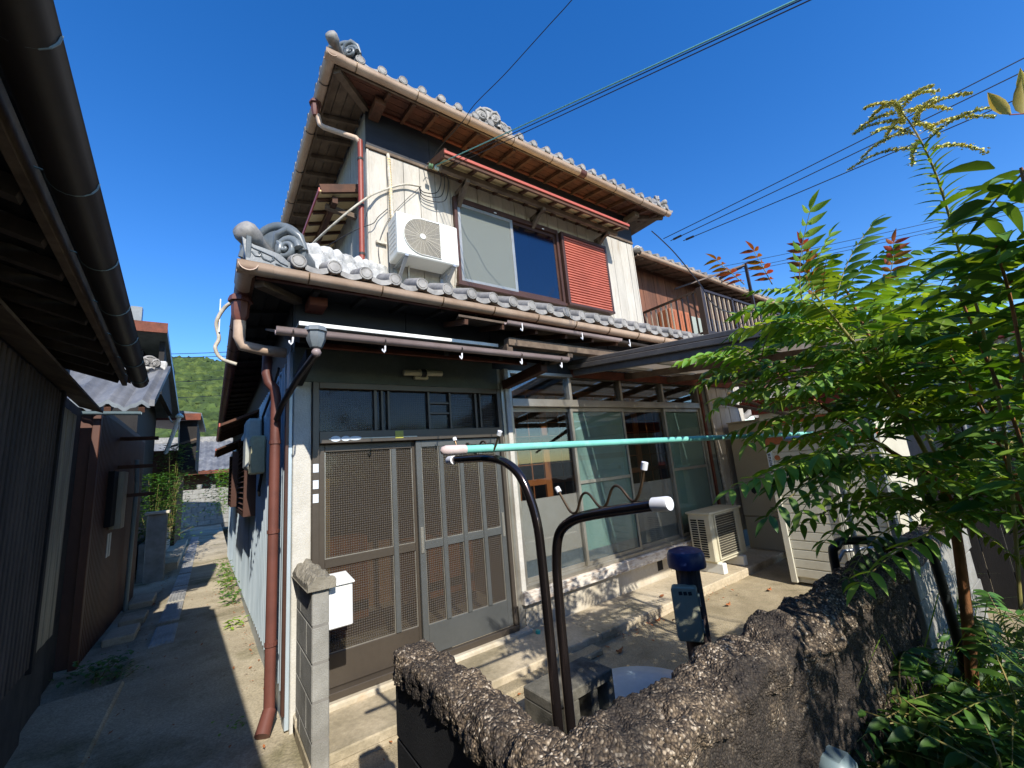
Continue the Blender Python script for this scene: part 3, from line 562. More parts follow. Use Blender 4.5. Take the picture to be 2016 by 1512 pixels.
for k in range(26):
    z = 3.94+k*.0438; lv.add([(3.906,.835,z),(4.849,.835,z),(4.849,.806,z+.008),(3.906,.806,z+.008),(3.906,.806,z+.03),(4.849,.806,z+.03),(4.849,.835,z+.0438),(3.906,.835,z+.0438)], [(0,1,2,3),(3,2,5,4),(4,5,6,7)])
lv.obj('shutter_slats', 'shutter_red', SH)
# hood above the upper window
hx0, hx1 = 1.649, 5.06
HD = G().add([(hx0,.41,5.335),(hx1,.41,5.335),(hx1,.905,5.47),(hx0,.905,5.47),(hx0,.41,5.355),(hx1,.41,5.355),(hx1,.905,5.49),(hx0,.905,5.49)], [(3,2,1,0),(4,5,6,7),(0,1,5,4),(1,2,6,5),(2,3,7,6),(3,0,4,7)]).obj('window_hood', 'ply_cream', H)
G().box(hx0-.01, .39, 5.33, hx1+.01, .409, 5.372).obj('hood_edge', 'hood_red', HD, bev=.003)
G().box(hx0, .412, 5.285, hx1, .44, 5.333).obj('hood_fascia', 'wood_brown', HD)
for xx in (hx0, hx1-.03): G().bar((xx+.015, .42, 5.36), (xx+.015, .90, 5.49), .034, .1).obj('barge_board', 'wood_brown', HD)
k = 0; xx = hx0+.2
while xx < hx1-.1:
    G().bar((xx, .442, 5.317), (xx, .90, 5.443), .036, .034).obj('rafter', 'wood_brown', HD); xx += .275
G().box(hx0+.05, .60, 5.27, hx1-.05, .66, 5.345).obj('hood_purlin', 'wood_grey', HD, bev=.004)
for xx in (hx0+.42, 3.35, 4.75):
    G().bar((xx, .9, 5.02 if xx < 2.2 else 5.1), (xx, .62, 5.28), .055, .07).obj('hood_bracket', 'wood_grey', HD, bev=.004)
    G().bar((xx, .905, 5.23), (xx, .58, 5.235), .055, .06).obj('hood_bracket', 'wood_grey', HD, bev=.004)
# hood on the alley side of the upper floor
HL = G().add([(.40,1.15,4.86),(.40,3.6,4.86),(UX0-.006,3.6,5.02),(UX0-.006,1.15,5.02),(.40,1.15,4.88),(.40,3.6,4.88),(UX0-.006,3.6,5.04),(UX0-.006,1.15,5.04)], [(0,1,2,3),(7,6,5,4),(4,5,1,0),(5,6,2,1),(6,7,3,2),(7,4,0,3)]).obj('window_hood', 'ply_cream', H)
G().box(.385, 1.13, 4.845, .399, 3.62, 4.895).obj('hood_edge', 'hood_red', HL)
G().bar((.41, 1.16, 4.90), (UX0-.01, 1.16, 5.06), .04, .1).obj('barge_board', 'wood_brown', HL)
for kk in range(9): G().bar((.405, 1.3+kk*.28, 4.842), (UX0-.01, 1.3+kk*.28, 5.0), .036, .034).obj('rafter', 'wood_brown', HL)
G().box(.55, 1.2, 4.80, .61, 3.55, 4.885).obj('hood_purlin', 'wood_brown', HL)
G().bar((UX0-.01, 1.35, 4.78), (.5, 1.35, 4.82), .055, .06).obj('hood_bracket', 'wood_grey', HL)
# ---- roofs
def eave_tile_mesh():
    g = G(); r = .054
    g.lathe([(.001, .006), (.034, .006), (.037, .001), (.041, .001), (.045, .008), (r-.003, .007), (r, .001), (r, -.01)], (0, 0, 0), 14, (0, -1, 0))
    g.cyl((0, .008, 0), (0, .3, .12), r*.96, 14)
    n = 6; top = []; 
    for j, (yy, zz) in enumerate(((.004, 0), (.30, .12))):
        for i in range(n+1):
            t = i/n; xx = .042+.152*t; top.append((xx, yy, zz-.012-.022*math.sin(math.pi*t)))
    bot = [(a, b, c-.042) for a, b, c in top]
    vs = top+bot; m_ = n+1; fs = []
    for i in range(n):
        fs += [(i, i+1, m_+i+1, m_+i), (2*m_+i+1, 2*m_+i, 3*m_+i, 3*m_+i+1), (i+1, i, 2*m_+i, 2*m_+i+1)]
    fs += [(0, m_, 3*m_, 2*m_), (m_-1, 3*m_-1, 4*m_-1, 2*m_-1)]
    g.add(vs, fs); return g.mesh('eave_tile', 'tile_grey', 40)
TM = eave_tile_mesh()
def field(name, P0, P1, Q0, Q1, parent, period=.24):   # tiled field between the eave P0-P1 and the upper edge Q0-Q1
    P0, P1, Q0, Q1 = map(Vector, (P0, P1, Q0, Q1)); L_ = (P1-P0).length; nu = int(L_/period*6); nv = 7
    def fn(u, v):
        a = P0.lerp(P1, u); b = Q0.lerp(Q1, u); p = a.lerp(b, v)
        return p+Vector((0, 0, .028*math.cos(2*math.pi*u*L_/period)))
    g = G().grid(fn, nu, nv); o = g.obj(name, 'tile_grey', parent, smooth=60); o['kind'] = 'stuff'; return o
def hip(parent, pts, w=.10, h=.2, step=.2, mat_='mortar_white'):
    a, b = Vector(pts[0]), Vector(pts[1]); d = b-a; L_ = d.length; n = int(L_/.05)
    sdv = d.cross(Vector((0,0,1))).normalized()
    def fn(u, v):
        p = a+d*u; ang = math.pi*v
        rr = 1+.16*noise.noise((p.x*13, p.y*13, v*6))+.20*abs(math.sin(u*L_/step*math.pi))**.5*(1 if .25 < v < .75 else .3)-.1-.10*(1 if (.18 < v < .24 or .76 < v < .82) else 0)
        return p+sdv*math.cos(ang)*w*rr*(1.25 if v in (0, 1) else 1)+Vector((0, 0, math.sin(ang)**.7*h*rr))
    return G().grid(fn, n*2, 24).obj('hip_ridge', mat_, parent, smooth=50)
def oni(parent, c, fwd, s=1.0, knob=True, m='tile_dark'):
    # ridge-end ornament: arched face plate, curled clouds, round cap tile poking out
    fwd = Vector(fwd).normalized(); up = Vector((0,0,1)); rt = fwd.cross(up).normalized()
    M = Matrix((rt, fwd, up)).transposed(); c = Vector(c)
    def T(g): g.v = [tuple(c+M@(Vector(p)*s)) for p in g.v]; return g
    arch = [(.2*math.cos(a)*(1+.12*math.sin(5*a)), .26*math.sin(a)) for a in [math.pi*i/18 for i in range(19)]]
    g = G(); n = len(arch); g.add([(x_, 0, z_) for x_, z_ in arch]+[(x_*.8, -.16, z_*.86) for x_, z_ in arch], [(i, i+1, n+i+1, n+i) for i in range(n-1)]+[tuple(range(n))[::-1]])
    O = T(g).obj('ridge_ornament', m, parent, smooth=40)
    for sx in (-1, 1):
        sp = [((.115+.075*(1-t)*math.cos(2.1*2*math.pi*t))*sx, .03+.025*t, .075+.075*(1-t)*math.sin(2.1*2*math.pi*t)) for t in [i/30 for i in range(31)]]
        T(G().tube(sp, [.026-.016*i/30 for i in range(31)], 7)).obj('scroll', m, O, smooth=60)
        T(G().tube([(.02*sx, .02, .10), (.06*sx, .045, .17), (.13*sx, .04, .2), (.19*sx, .02, .15), (.215*sx, .0, .07)], [.012, .028, .03, .026, .012], 7)).obj('scroll', m, O, smooth=60)
        T(G().tube([(.03*sx, .03, .03), (.075*sx, .05, .05), (.09*sx, .05, .10), (.06*sx, .05, .13)], [.01, .02, .02, .008], 6)).obj('scroll', m, O, smooth=60)
    T(G().tube([(.2*math.cos(a), -.01, .27*math.sin(a)) for a in [math.pi*(.08+.84*i/16) for i in range(17)]], .03, 7)).obj('rim', m, O, smooth=60)
    if knob:
        q = T(G().lathe([(.04, -.16), (.048, -.02), (.062, .0), (.062, .07), (.05, .09), (.02, .098), (.001, .1)], (0, 0, 0), 16)); 
    if knob:
        kk = G().lathe([(.045, -.2), (.05, -.02), (.064, .0), (.066, .06), (.054, .085), (.025, .096), (.001, .098)], (0, 0, 0), 16)
        Mk = (fwd+up*.35).normalized().to_track_quat('Z', 'Y').to_matrix()
        kk.v = [tuple(c+fwd*.17*s+up*.085*s+Mk@(Vector(p)*s)) for p in kk.v]; kk.obj('cap_tile', 'tile_grey', O, smooth=45)
    return O
# lower roof
LR = thing_roof = G().box(-.28, -.33, 3.075, 6.3, -.31, 3.08).obj('lower_roof', 'black_wood', H)
ez = 3.12
jt = random.Random(9); J = lambda: jt.uniform(-.006, .006)
for k in range(28): link('eave_tile', TM, LR, (-.047+.2315*k+J(), -.475+J(), ez+J()*.7), (J()*4, J()*5, J()*6))
for k in range(44): link('eave_tile', TM, LR, (-.385, .02+.2315*k, ez), (0, 0, R(-90)))
field('tile_field', (-.3,-.2,3.16), (6.4,-.2,3.16), (UX0,UY-.02,3.55), (6.4,UY-.02,3.55), LR)
field('tile_field', (-.1,10.6,3.16), (-.1,-.3,3.16), (UX0-.03,10.6,3.52), (UX0-.03,UY,3.52), LR)
hip(LR, ((-.17,-.17,3.20), (UX0+.16,UY+.0,3.70)), .11, .24, .17)
oni(LR, (-.17, -.17, 3.19), (-1, -1, 0), 1.22)
# corner plate tile with scroll relief
for d, (px_, py_) in enumerate(((1, 0), (0, 1))):
    g = G(); pl = [(-.0, .03), (-.03, .21), (.04, .165), (.12, .15), (.2, .13), (.25, .085), (.32, .07), (.36, .0)]
    base = Vector((-.355, -.425, 3.0)) 
    def Q(a, b, o): return (base.x+(a if d == 0 else -.005+o), base.y+(-.005+o if d == 0 else a), base.z+b+.035)
    n = len(pl); g.add([Q(a, b, 0) for a, b in pl]+[Q(a, b, .03) for a, b in pl], [tuple(range(n)) if d else tuple(range(n))[::-1], tuple(range(n, 2*n))]+[(i, (i+1) % n, n+(i+1) % n, n+i) for i in range(n)])
    CT = g.obj('corner_tile', 'tile_dark', LR, bev=.003)
    sc = G()
    sc.tube([Q(a, b, -.003) for a, b in ((.03,.11),(.05,.085),(.075,.085),(.085,.105),(.07,.115),(.1,.07),(.14,.06),(.16,.08),(.15,.095))], .006, 5)
    sc.tube([Q(a, b, -.003) for a, b in ((.17,.05),(.2,.045),(.22,.03),(.21,.015),(.19,.02),(.2,.032))], .006, 5)
    sc.tube([Q(a, b, -.003) for a, b in ((.01,.155),(.04,.135),(.1,.118),(.16,.098),(.2,.065),(.245,.05))], .005, 5)
    sc.obj('relief', 'tile_dark', CT, smooth=60)
GL = G().sweep(half(.055), (-.40, -.435, 3.035), (6.3, -.435, 3.0)).obj('gutter', 'gutter_tan', LR, smooth=50)
GL2 = G().sweep(half(.055), (-.345, -.49, 3.036), (-.345, 11, 2.97)).obj('gutter', 'gutter_brown', LR, smooth=50)
G().sweep(half(.06), (-.405, -.437, 3.037), (-.2, -.437, 3.036)).obj('gutter_corner', 'gutter_tan', GL, smooth=50)
G().sweep(half(.06), (-.345, -.495, 3.037), (-.345, -.1, 3.036)).obj('gutter_corner', 'gutter_tan', GL2, smooth=50)
def band(parent, c, ax, r=.059, m='bronze_wire'):
    pts = []
    for i in range(10):
        a = math.pi+math.pi*i/9
        pts.append((c[0]+(r*math.cos(a) if ax == 'y' else 0), c[1]+(r*math.cos(a) if ax == 'x' else 0), c[2]+r*math.sin(a)))
    G().tube(pts, .005, 5).obj('gutter_hanger', m, parent, smooth=60)
for k in range(12): band(GL, (.02+.52*k, -.435, 3.033-.0027*k), 'x')
for k in range(16): band(GL2, (-.345, .2+.65*k, 3.035-.003*k), 'y', m='gutter_dark')
for k in range(4):
    yy = -.36+.095*k; G().box(-.3+k*.09, yy, 3.0+.012*k, 6.2, yy+.088, 3.015+.012*k).obj('soffit_board', 'black_wood', LR)
for k in range(3):
    xx = -.29+.098*k; G().box(xx, -.3+k*.1, 3.0+.012*k, xx+.092, 11, 3.015+.012*k).obj('soffit_board', 'black_wood', LR)
G().box(-.29, -.375, 2.985, 6.2, -.345, 3.06).obj('eave_fascia', 'gutter_brown', LR); G().box(-.325, -.36, 2.985, -.295, 11, 3.06).obj('eave_fascia', 'wood_brown', LR)
for k in range(18): G().bar((.1+.34*k, -.345, 2.985), (.1+.34*k, -.0, 3.03), .04, .045).obj('rafter', 'black_wood', LR)
for k in range(26): G().bar((-.295, .3+.4*k, 2.985), (.0, .3+.4*k, 3.03), .04, .045).obj('rafter', 'black_wood', LR)
G().box(.07, -.2, 2.92, .2, .0, 2.99).obj('beam_end', 'wood_red', LR, bev=.004)
G().bar((-.27, -.32, 2.97), (.02, -.02, 3.0), .07, .05).obj('hip_rafter', 'wood_grey', LR)
# white mortar along the foot of the upper wall at its right end
g = G()
def wm(u, v):
    xx = 5.1+2.2*u; b = .06*math.sin(math.pi*v)*(1+.5*abs(math.sin(xx*13)))
    return (xx, .88-.22*v, 3.6-.1*v+b+.02*noise.noise((xx*9, v*5, 0)))
g.grid(wm, 60, 8).obj('ridge_mortar', 'mortar_white', LR, smooth=50)
# rainwater hopper and crooked pipe at the lower corner, with the white service loop
HPp = G().lathe([(.07, 0), (.08, .03), (.08, .045), (.06, .05), (.055, .15), (.03, .2)], (-.36, .02, 2.99), 8, (0, 0, -1)).obj('leader_head', 'gutter_brown', LR, smooth=30)
G().tube([(-.36, .02, 2.8), (-.36, .03, 2.68), (-.34, .04, 2.62), (-.2, .06, 2.6), (-.05, .08, 2.6)], .04, 10).obj('leader_pipe', 'gutter_tan', LR, smooth=60)
SL = thing('service_cable', (-.4, .3, 2.85), 'white looped service cable with perforated metal strap under the lower eave corner', 'cable')
G().tube(catmull([(-.38, .2, 3.03), (-.45, .25, 2.98), (-.50, .28, 2.86), (-.48, .3, 2.74), (-.5, .3, 2.66), (-.46, .3, 2.58), (-.36, .3, 2.54)]), .014, 8).obj('cable', 'cable_white', SL, smooth=60)
G().box(-.485, .27, 2.78, -.478, .30, 3.05).obj('strap', 'galv', SL)
# upper roof
UR = G().box(.45, .50, 6.085, 6.28, .52, 6.09).obj('upper_roof', 'wood_brown', H)
uz = 6.06
for k in range(24): link('eave_tile', TM, UR, (.655+.2435*k+J(), .365+J(), uz+J()*.7), (J()*4, J()*5, J()*6))
for k in range(32): link('eave_tile', TM, UR, (.325, .72+.2435*k, uz), (0, 0, R(-90)))
ax, ay, bx, by = .4, .44, 6.33, 8.3
field('tile_field', (ax,ay+.2,6.1), (bx,ay+.2,6.1), (ax+1.9,ay+2.4,6.95), (bx-1.9,ay+2.4,6.95), UR)
field('tile_field', (ax+.2,by,6.1), (ax+.2,ay,6.1), (ax+2.2,by-2,6.95), (ax+2.2,ay+2.2,6.95), UR)
field('tile_field', (bx-.1,ay,6.1), (bx-.1,by,6.1), (bx-2.0,ay+2.2,6.95), (bx-2.0,by-2,6.95), UR)
hip(UR, ((.55,.60,6.08), (2.4,2.5,6.95)), .09, .2, .2); hip(UR, ((6.2,.56,6.08), (4.3,2.5,6.95)), .09, .2, .2)
oni(UR, (.52, .54, 6.11), (-1, -1, 0), .98); oni(UR, (2.36, .44, 6.11), (-.2, -1, 0), .85, False, 'tile_grey'); oni(UR, (6.15, .50, 6.10), (1, -1, 0), .75, True, 'tile_grey')
oni(UR, (2.64, .46, 6.09), (.1, -1, 0), .62, False, 'tile_grey')
GU = G().sweep(half(.055), (.31, .405, 5.985), (6.365, .405, 5.965)).obj('gutter', 'gutter_tan', UR, smooth=50)
GU2 = G().sweep(half(.055), (.366, .35, 5.985), (.366, 8.4, 5.94)).obj('gutter', 'gutter_tan', UR, smooth=50)
G().sweep(half(.06), (.305, .403, 5.987), (.5, .403, 5.986)).obj('gutter_corner', 'gutter_tan', GU, smooth=50)
G().sweep(half(.0605), (4.0, .405, 5.975), (4.12, .405, 5.974)).obj('gutter_joint', 'gutter_brown', GU, smooth=50)
for k in range(9): band(GU, (.62+.7*k, .405, 5.982-.002*k), 'x')
for k in range(9): band(GU2, (.366, .75+.8*k, 5.98-.004*k), 'y', m='gutter_dark')
for k in range(4):
    yy = .445+.12*k; G().add([(a, b, c) for a, b, c in ((.41+.12*k,yy,5.955+.024*k),(6.32-.12*k,yy,5.955+.024*k),(6.32-.12*k-.113,yy+.113,5.978+.024*k),(.41+.12*k+.113,yy+.113,5.978+.024*k))]+[(a, b, c+.012) for a, b, c in ((.41+.12*k,yy,5.955+.024*k),(6.32-.12*k,yy,5.955+.024*k),(6.32-.12*k-.113,yy+.113,5.978+.024*k),(.41+.12*k+.113,yy+.113,5.978+.024*k))], [(3,2,1,0),(4,5,6,7),(0,1,5,4),(1,2,6,5),(2,3,7,6),(3,0,4,7)]).obj('soffit_board', 'soffit_red', UR)
    xx = .41+.115*k; G().add([(xx,.445+.115*k,5.955+.024*k),(xx+.108,.445+.115*k+.108,5.978+.024*k),(xx+.108,8.2,5.978+.024*k),(xx,8.2,5.955+.024*k),(xx,.445+.115*k,5.967+.024*k),(xx+.108,.445+.115*k+.108,5.99+.024*k),(xx+.108,8.2,5.99+.024*k),(xx,8.2,5.967+.024*k)], [(3,2,1,0),(4,5,6,7),(0,1,5,4),(1,2,6,5),(2,3,7,6),(3,0,4,7)]).obj('soffit_board', 'wood_grey', UR)
    xr = 6.32-.115*k; G().add([(xr-.108,.445+.115*k+.108,5.978+.024*k),(xr,.445+.115*k,5.955+.024*k),(xr,8.2,5.955+.024*k),(xr-.108,8.2,5.978+.024*k),(xr-.108,.445+.115*k+.108,5.99+.024*k),(xr,.445+.115*k,5.967+.024*k),(xr,8.2,5.967+.024*k),(xr-.108,8.2,5.99+.024*k)], [(3,2,1,0),(4,5,6,7),(0,1,5,4),(1,2,6,5),(2,3,7,6),(3,0,4,7)]).obj('soffit_board', 'wood_grey', UR)
G().box(.42, .455, 5.93, 6.3, .475, 5.99).obj('eave_fascia', 'wood_grey', UR); G().box(.42, .476, 5.93, .44, 8.2, 5.99).obj('eave_fascia', 'wood_grey', UR)
for k in range(18): G().bar((1.02+.298*k, .478, 5.925), (1.02+.298*k, .9, 6.01), .042, .052).obj('rafter', 'wood_brown', UR)
for k in range(19): G().bar((.442, 1.2+.38*k, 5.925), (.862, 1.2+.38*k, 6.01), .042, .052).obj('rafter', 'wood_grey', UR)
G().bar((.44, .49, 5.92), (.9, .93, 6.0), .075, .07).obj('hip_rafter', 'wood_grey', UR); G().bar((6.28, .49, 5.92), (5.8, .93, 6.0), .075, .07).obj('hip_rafter', 'wood_grey', UR)
G().box(.90, .62, 5.86, 1.02, .90, 5.95).obj('beam_end', 'wood_brown', UR, bev=.004); G().box(5.62, .62, 5.84, 5.74, .90, 5.94).obj('beam_end', 'wood_grey', UR, bev=.004)
# upper downpipe
UP = G().lathe([(.06, 0), (.07, .03), (.07, .04), (.05, .045), (.045, .14), (.03, .19)], (.335, 1.05, 5.95), 8, (0, 0, -1)).obj('leader_head', 'gutter_brown', UR, smooth=30)
G().tube([(.36, 1.05, 5.78), (.38, 1.04, 5.66), (.42, 1.02, 5.62), (.74, .87, 5.50), (.78, .85, 5.44)], .03, 10).obj('leader_pipe', 'gutter_tan', UR, smooth=60)
DP = G().tube([(.78, .85, 5.47), (.782, .85, 5.3), (.775, .85, 3.6)], .031, 10).obj('downspout', 'pipe_red', H, smooth=60)
for z in (5.2, 4.6, 4.0): G().cyl((.78, .85, z), (.78, .85, z+.03), .035, 10).obj('pipe_band', 'gutter_dark', DP)
# ================================================================== THINGS ON AND AROUND THE HOUSE
# wall lamp over the door
LP = thing('wall_lamp', (1.03, 0, 2.46), 'cream tube-shaped wall lamp with dark middle band above the entrance transom', 'lamp')
G().cyl((.845, -.07, 2.458), (1.21, -.07, 2.470), .026, 14).obj('lamp_tube', 'lamp_cream', LP, smooth=40)
G().cyl((1.0, -.07, 2.463), (1.05, -.07, 2.465), .034, 14).obj('lamp_band', 'ink', LP, smooth=40)
for x in (.992, 1.052): G().cyl((x, -.07, 2.463), (x+.008, -.07, 2.464), .036, 14).obj('lamp_ring', 'lamp_cream', LP, smooth=40)
G().box(.96, -.045, 2.415, 1.09, .0, 2.442).obj('lamp_base', 'lamp_cream', LP, bev=.004)
# wall-hung air conditioner
A = thing('air_conditioner', (1.45, .7, 3.96), 'white outdoor air conditioner unit bracketed to the beige upper wall', 'air conditioner')
ax0, ax1, az0, az1, ayf = 1.075, 1.835, 3.965, 4.475, .55
CS = G().box(ax0, ayf, az0, ax1, .84, az1).obj('casing', 'white_ac', A, bev=.012)
for k in range(7): G().box(ax0-.003, .60, 4.05+.055*k, ax0+.001, .80, 4.056+.055*k).obj('side_groove', 'grille', CS)
cx, cz, rr = 1.372, 4.222, .222
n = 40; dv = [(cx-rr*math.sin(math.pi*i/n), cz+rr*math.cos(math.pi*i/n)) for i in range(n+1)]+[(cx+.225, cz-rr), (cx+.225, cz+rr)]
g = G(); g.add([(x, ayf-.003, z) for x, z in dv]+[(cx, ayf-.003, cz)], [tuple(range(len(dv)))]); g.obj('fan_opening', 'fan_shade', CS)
gr = G()
k = 0; r = .045
while r < .335:
    run = []
    for i in range(97):
        a = 2*math.pi*i/96; x, z = cx+r*math.cos(a), cz+r*math.sin(a)
        ok = (x <= cx and r <= rr) or (x > cx and x < cx+.222 and abs(z-cz) < rr-.003)
        if ok: run.append((x, ayf-.012, z))
        if (not ok or i == 96) and len(run) > 1: gr.tube(run, .0026, 4); run = []
        elif not ok: run = []
    r += .0125
for k in range(20):
    a = 2*math.pi*k/20+.1; L_ = rr if math.cos(a) < 0 else min(.222/max(.01, math.cos(a)), (rr-.003)/max(.01, abs(math.sin(a))))
    gr.tube([(cx+.04*math.cos(a), ayf-.009, cz+.04*math.sin(a)), (cx+L_*math.cos(a), ayf-.009, cz+L_*math.sin(a))], .002, 4)
gr.obj('fan_grille', 'grille', CS)
rim = G().tube([(x, ayf-.006, z) for x, z in dv]+[(dv[0][0], ayf-.006, dv[0][1])], .008, 6).obj('grille_rim', 'white_ac', CS, smooth=60)
G().lathe([(.001, .0), (.036, .0), (.036, .014), (.03, .02), (.001, .021)], (cx, ayf-.004, cz), 20, (0, -1, 0)).obj('hub_cap', 'white_ac', CS, smooth=40)
for x in (1.17, 1.76):
    B = G().bar((x, .905, 3.95), (x, .53, 3.95), .04, .022).bar((x, .90, 3.70), (x, .55, 3.94), .035, .02).bar((x, .9, 3.66), (x, .9, 3.96), .04, .02, (0, 1, 0)).obj('bracket', 'galv', A)
G().tube([(1.3, .8, 3.97), (1.3, .82, 3.8), (1.29, .8, 3.62)], .012, 8).obj('drain_hose', 'cable_white', A, smooth=60)
G().tube([(1.835, .7, 4.1), (1.88, .72, 4.02), (1.9, .8, 3.85), (1.88, .88, 3.7)], .012, 8).obj('hose', 'cable_white', A, smooth=60)
# taped refrigerant pipe down the beige wall
RP = thing('refrigerant_pipe', (1.1, .88, 4.5), 'cream taped pipe running down the beige upper wall to the hung air conditioner', 'pipe')
G().tube([(1.13, .90, 5.46), (1.125, .88, 5.40), (1.125, .875, 5.2), (1.14, .875, 4.9), (1.15, .87, 4.5), (1.16, .86, 4.42)], .022, 10).obj('pipe', 'cable_white', RP, smooth=60)
for k in range(26): G().cyl((1.126+.0008*k, .876, 5.38-.034*k), (1.129+.0008*k, .876, 5.365-.034*k), .0235, 10).obj('tape_wrap', 'ply_cream', RP)
G().box(.95, .87, 4.22, 1.07, .905, 4.25).obj('pipe_end', 'cable_white', RP)
# service insulators
IN = thing('insulator', (1.63, .8, 5.35), 'green and white porcelain cable insulators hanging beside the upper window hood', 'insulator')
G().lathe([(.008, 0), (.03, .005), (.034, .02), (.022, .03), (.034, .04), (.03, .055), (.008, .06)], (1.58, .72, 5.36), 14, (1, -.2, -.1)).obj('insulator_body', 'porcelain_green', IN, smooth=50)
G().lathe([(.008, 0), (.026, .005), (.03, .02), (.02, .03), (.03, .045), (.026, .06), (.008, .065)], (1.655, .705, 5.355), 14, (1, -.2, -.15)).obj('insulator_body', 'porcelain', IN, smooth=50)
G().tube([(1.6, .89, 5.45), (1.6, .8, 5.42), (1.62, .71, 5.38)], .006, 6).obj('hook', 'galv', IN)
for k, d in enumerate(((.0, 0), (.05, -.04), (.1, -.09))):
    G().tube(catmull([(1.68+d[0], .70, 5.36), (1.76+d[0], .74, 5.25), (1.72+d[0], .8, 5.08+d[1]), (1.55, .84, 5.05+d[1]), (1.5, .86, 5.14)]), .006, 6).obj('jumper', 'cable_black', IN, smooth=60)
CB = thing('entry_cable', (1.0, .6, 4.8), 'pale bundled cable sagging from the insulators past the red downpipe', 'cable')
G().tube(catmull([(1.52, .84, 5.12), (1.3, .86, 5.08), (1.0, .86, 4.88), (.80, .78, 4.66), (.55, .9, 4.4), (.3, 1.4, 4.2), (.2, 2.0, 4.05)]), .013, 8).obj('cable', 'cable_white', CB, smooth=60)
G().tube(catmull([(1.1, .88, 4.7), (.98, .87, 4.55), (.9, .84, 4.42), (.72, .85, 4.3), (.4, 1.1, 4.1)]), .005, 5).obj('thin_wire', 'cable_black', CB)
G().tube(catmull([(1.5, .87, 5.1), (1.3, .88, 4.85), (1.1, .885, 4.55), (.98, .885, 4.2), (1.0, .885, 3.9)]), .004, 5).obj('thin_wire', 'cable_black', CB)
# overhead service lines, from the house to a pole far behind the viewer
for i, (mt, o, tx, lab) in enumerate((('cable_teal', 0, 1546, 'thick blue-green overhead cable reaching the upper window hood, topmost of three'), ('cable_black', .05, 1556, 'black overhead cable running just under the blue-green cable'), ('cable_black', .11, 1574, 'lowest black overhead cable of the three reaching the upper window hood'))):
    a = Vector((1.66+o, .69, 5.37-.2*o)); b = at(tx, 0, 2.6); c = a+(b-a)*4.5
    G().tube([a.lerp(c, t/12)-Vector((0, 0, .05*4*(t/12)*(1-t/12)))+Vector((0, 0, .0)) for t in range(13)], (.0065, .0045, .0045)[i], 6).obj('overhead_cable', mt, smooth=60, label=lab, cat='cable', group='service cables over the house front')
a = Vector((1.56, .74, 5.40)); pts = [a, at(845, 318, 5.3), at(870, 285, 5.2), at(910, 240, 5.0), at(935, 205, 4.85), at(990, 150, 4.5), at(1040, 95, 4.3), at(1085, 45, 4.1), at(1130, -5, 3.95), at(1260, -160, 3.6)]
G().tube(catmull(pts, 4), .0045, 5).obj('overhead_cable', 'cable_black', smooth=60, label='thin wavy black wire rising past the upper gutter into the sky', cat='cable')
# mail box on the gate pillar
MBX = thing('mailbox', (.2, -.42, .7), 'plain white metal mailbox with sloping lid fixed to the block pillar', 'mailbox')
G().box(.13, -.53, .70, .275, -.33, .945).obj('box_body', 'white_paint', MBX, bev=.006)
G().add([(.128,-.545,.947),(.285,-.545,.947),(.285,-.325,.972),(.128,-.325,.972),(.128,-.545,.96),(.285,-.545,.96),(.285,-.325,.985),(.128,-.325,.985)], [(3,2,1,0),(4,5,6,7),(0,1,5,4),(1,2,6,5),(2,3,7,6),(3,0,4,7)]).obj('lid', 'white_paint', MBX, bev=.003)
# block pillar
PL = thing('gate_pillar', (.08, -.35, -.05), 'narrow grey concrete block pillar with rough split-stone cap beside the door', 'pillar')
for k in range(5):
    z0 = .755-.2*k
    cuts = [-.576, -.19, -.02] if k % 2 == 0 else [-.576, -.40, -.02]
    for j in range(2): G().box(.03, cuts[j]+.003, z0+.003, .125, cuts[j+1]-.003, z0+.197).obj('block', 'block_grey', PL, bev=.006)
G().box(.034, -.572, -.16, .121, -.02, .952).obj('mortar_core', 'mortar', PL)
cap = G()
def capf(u, v):
    x = .005+.155*u; y = -.60+.60*v
    return (x+.012*noise.noise((y*12, u*3, 1)), y+.01*noise.noise((x*20, v*8, 3)), 1.03+.025*abs(noise.noise((x*14, y*14, 4)))*2-.05*abs(u-.5)**2*4+.012*noise.noise((x*60, y*60, 2)))
cap.grid(capf, 14, 34)
cap.add([(.0, -.60, .957), (.155, -.60, .957), (.155, -.0, .957), (.0, -.0, .957)], [(3, 2, 1, 0)])
nb = len(cap.v)-4; nu, nv = 14, 34
loop = [i for i in range(nu+1)]+[(j+1)*(nu+1)+nu for j in range(nv)]+[nv*(nu+1)+nu-1-i for i in range(nu)]+[(nv-1-j)*(nu+1) for j in range(nv-1)]
low = []
for i in loop:
    p = cap.v[i]; low.append((p[0]+.004*noise.noise((p[0]*70, p[1]*70, 0)), p[1]-.004*noise.noise((p[1]*60, p[0]*60, 1)), .957))
m0 = len(cap.v); cap.v += low; L_ = len(loop)
cap.f += [(loop[(i+1) % L_], loop[i], m0+i, m0+(i+1) % L_) for i in range(L_)]
cap.obj('cap_stone', 'stone_rough', PL)
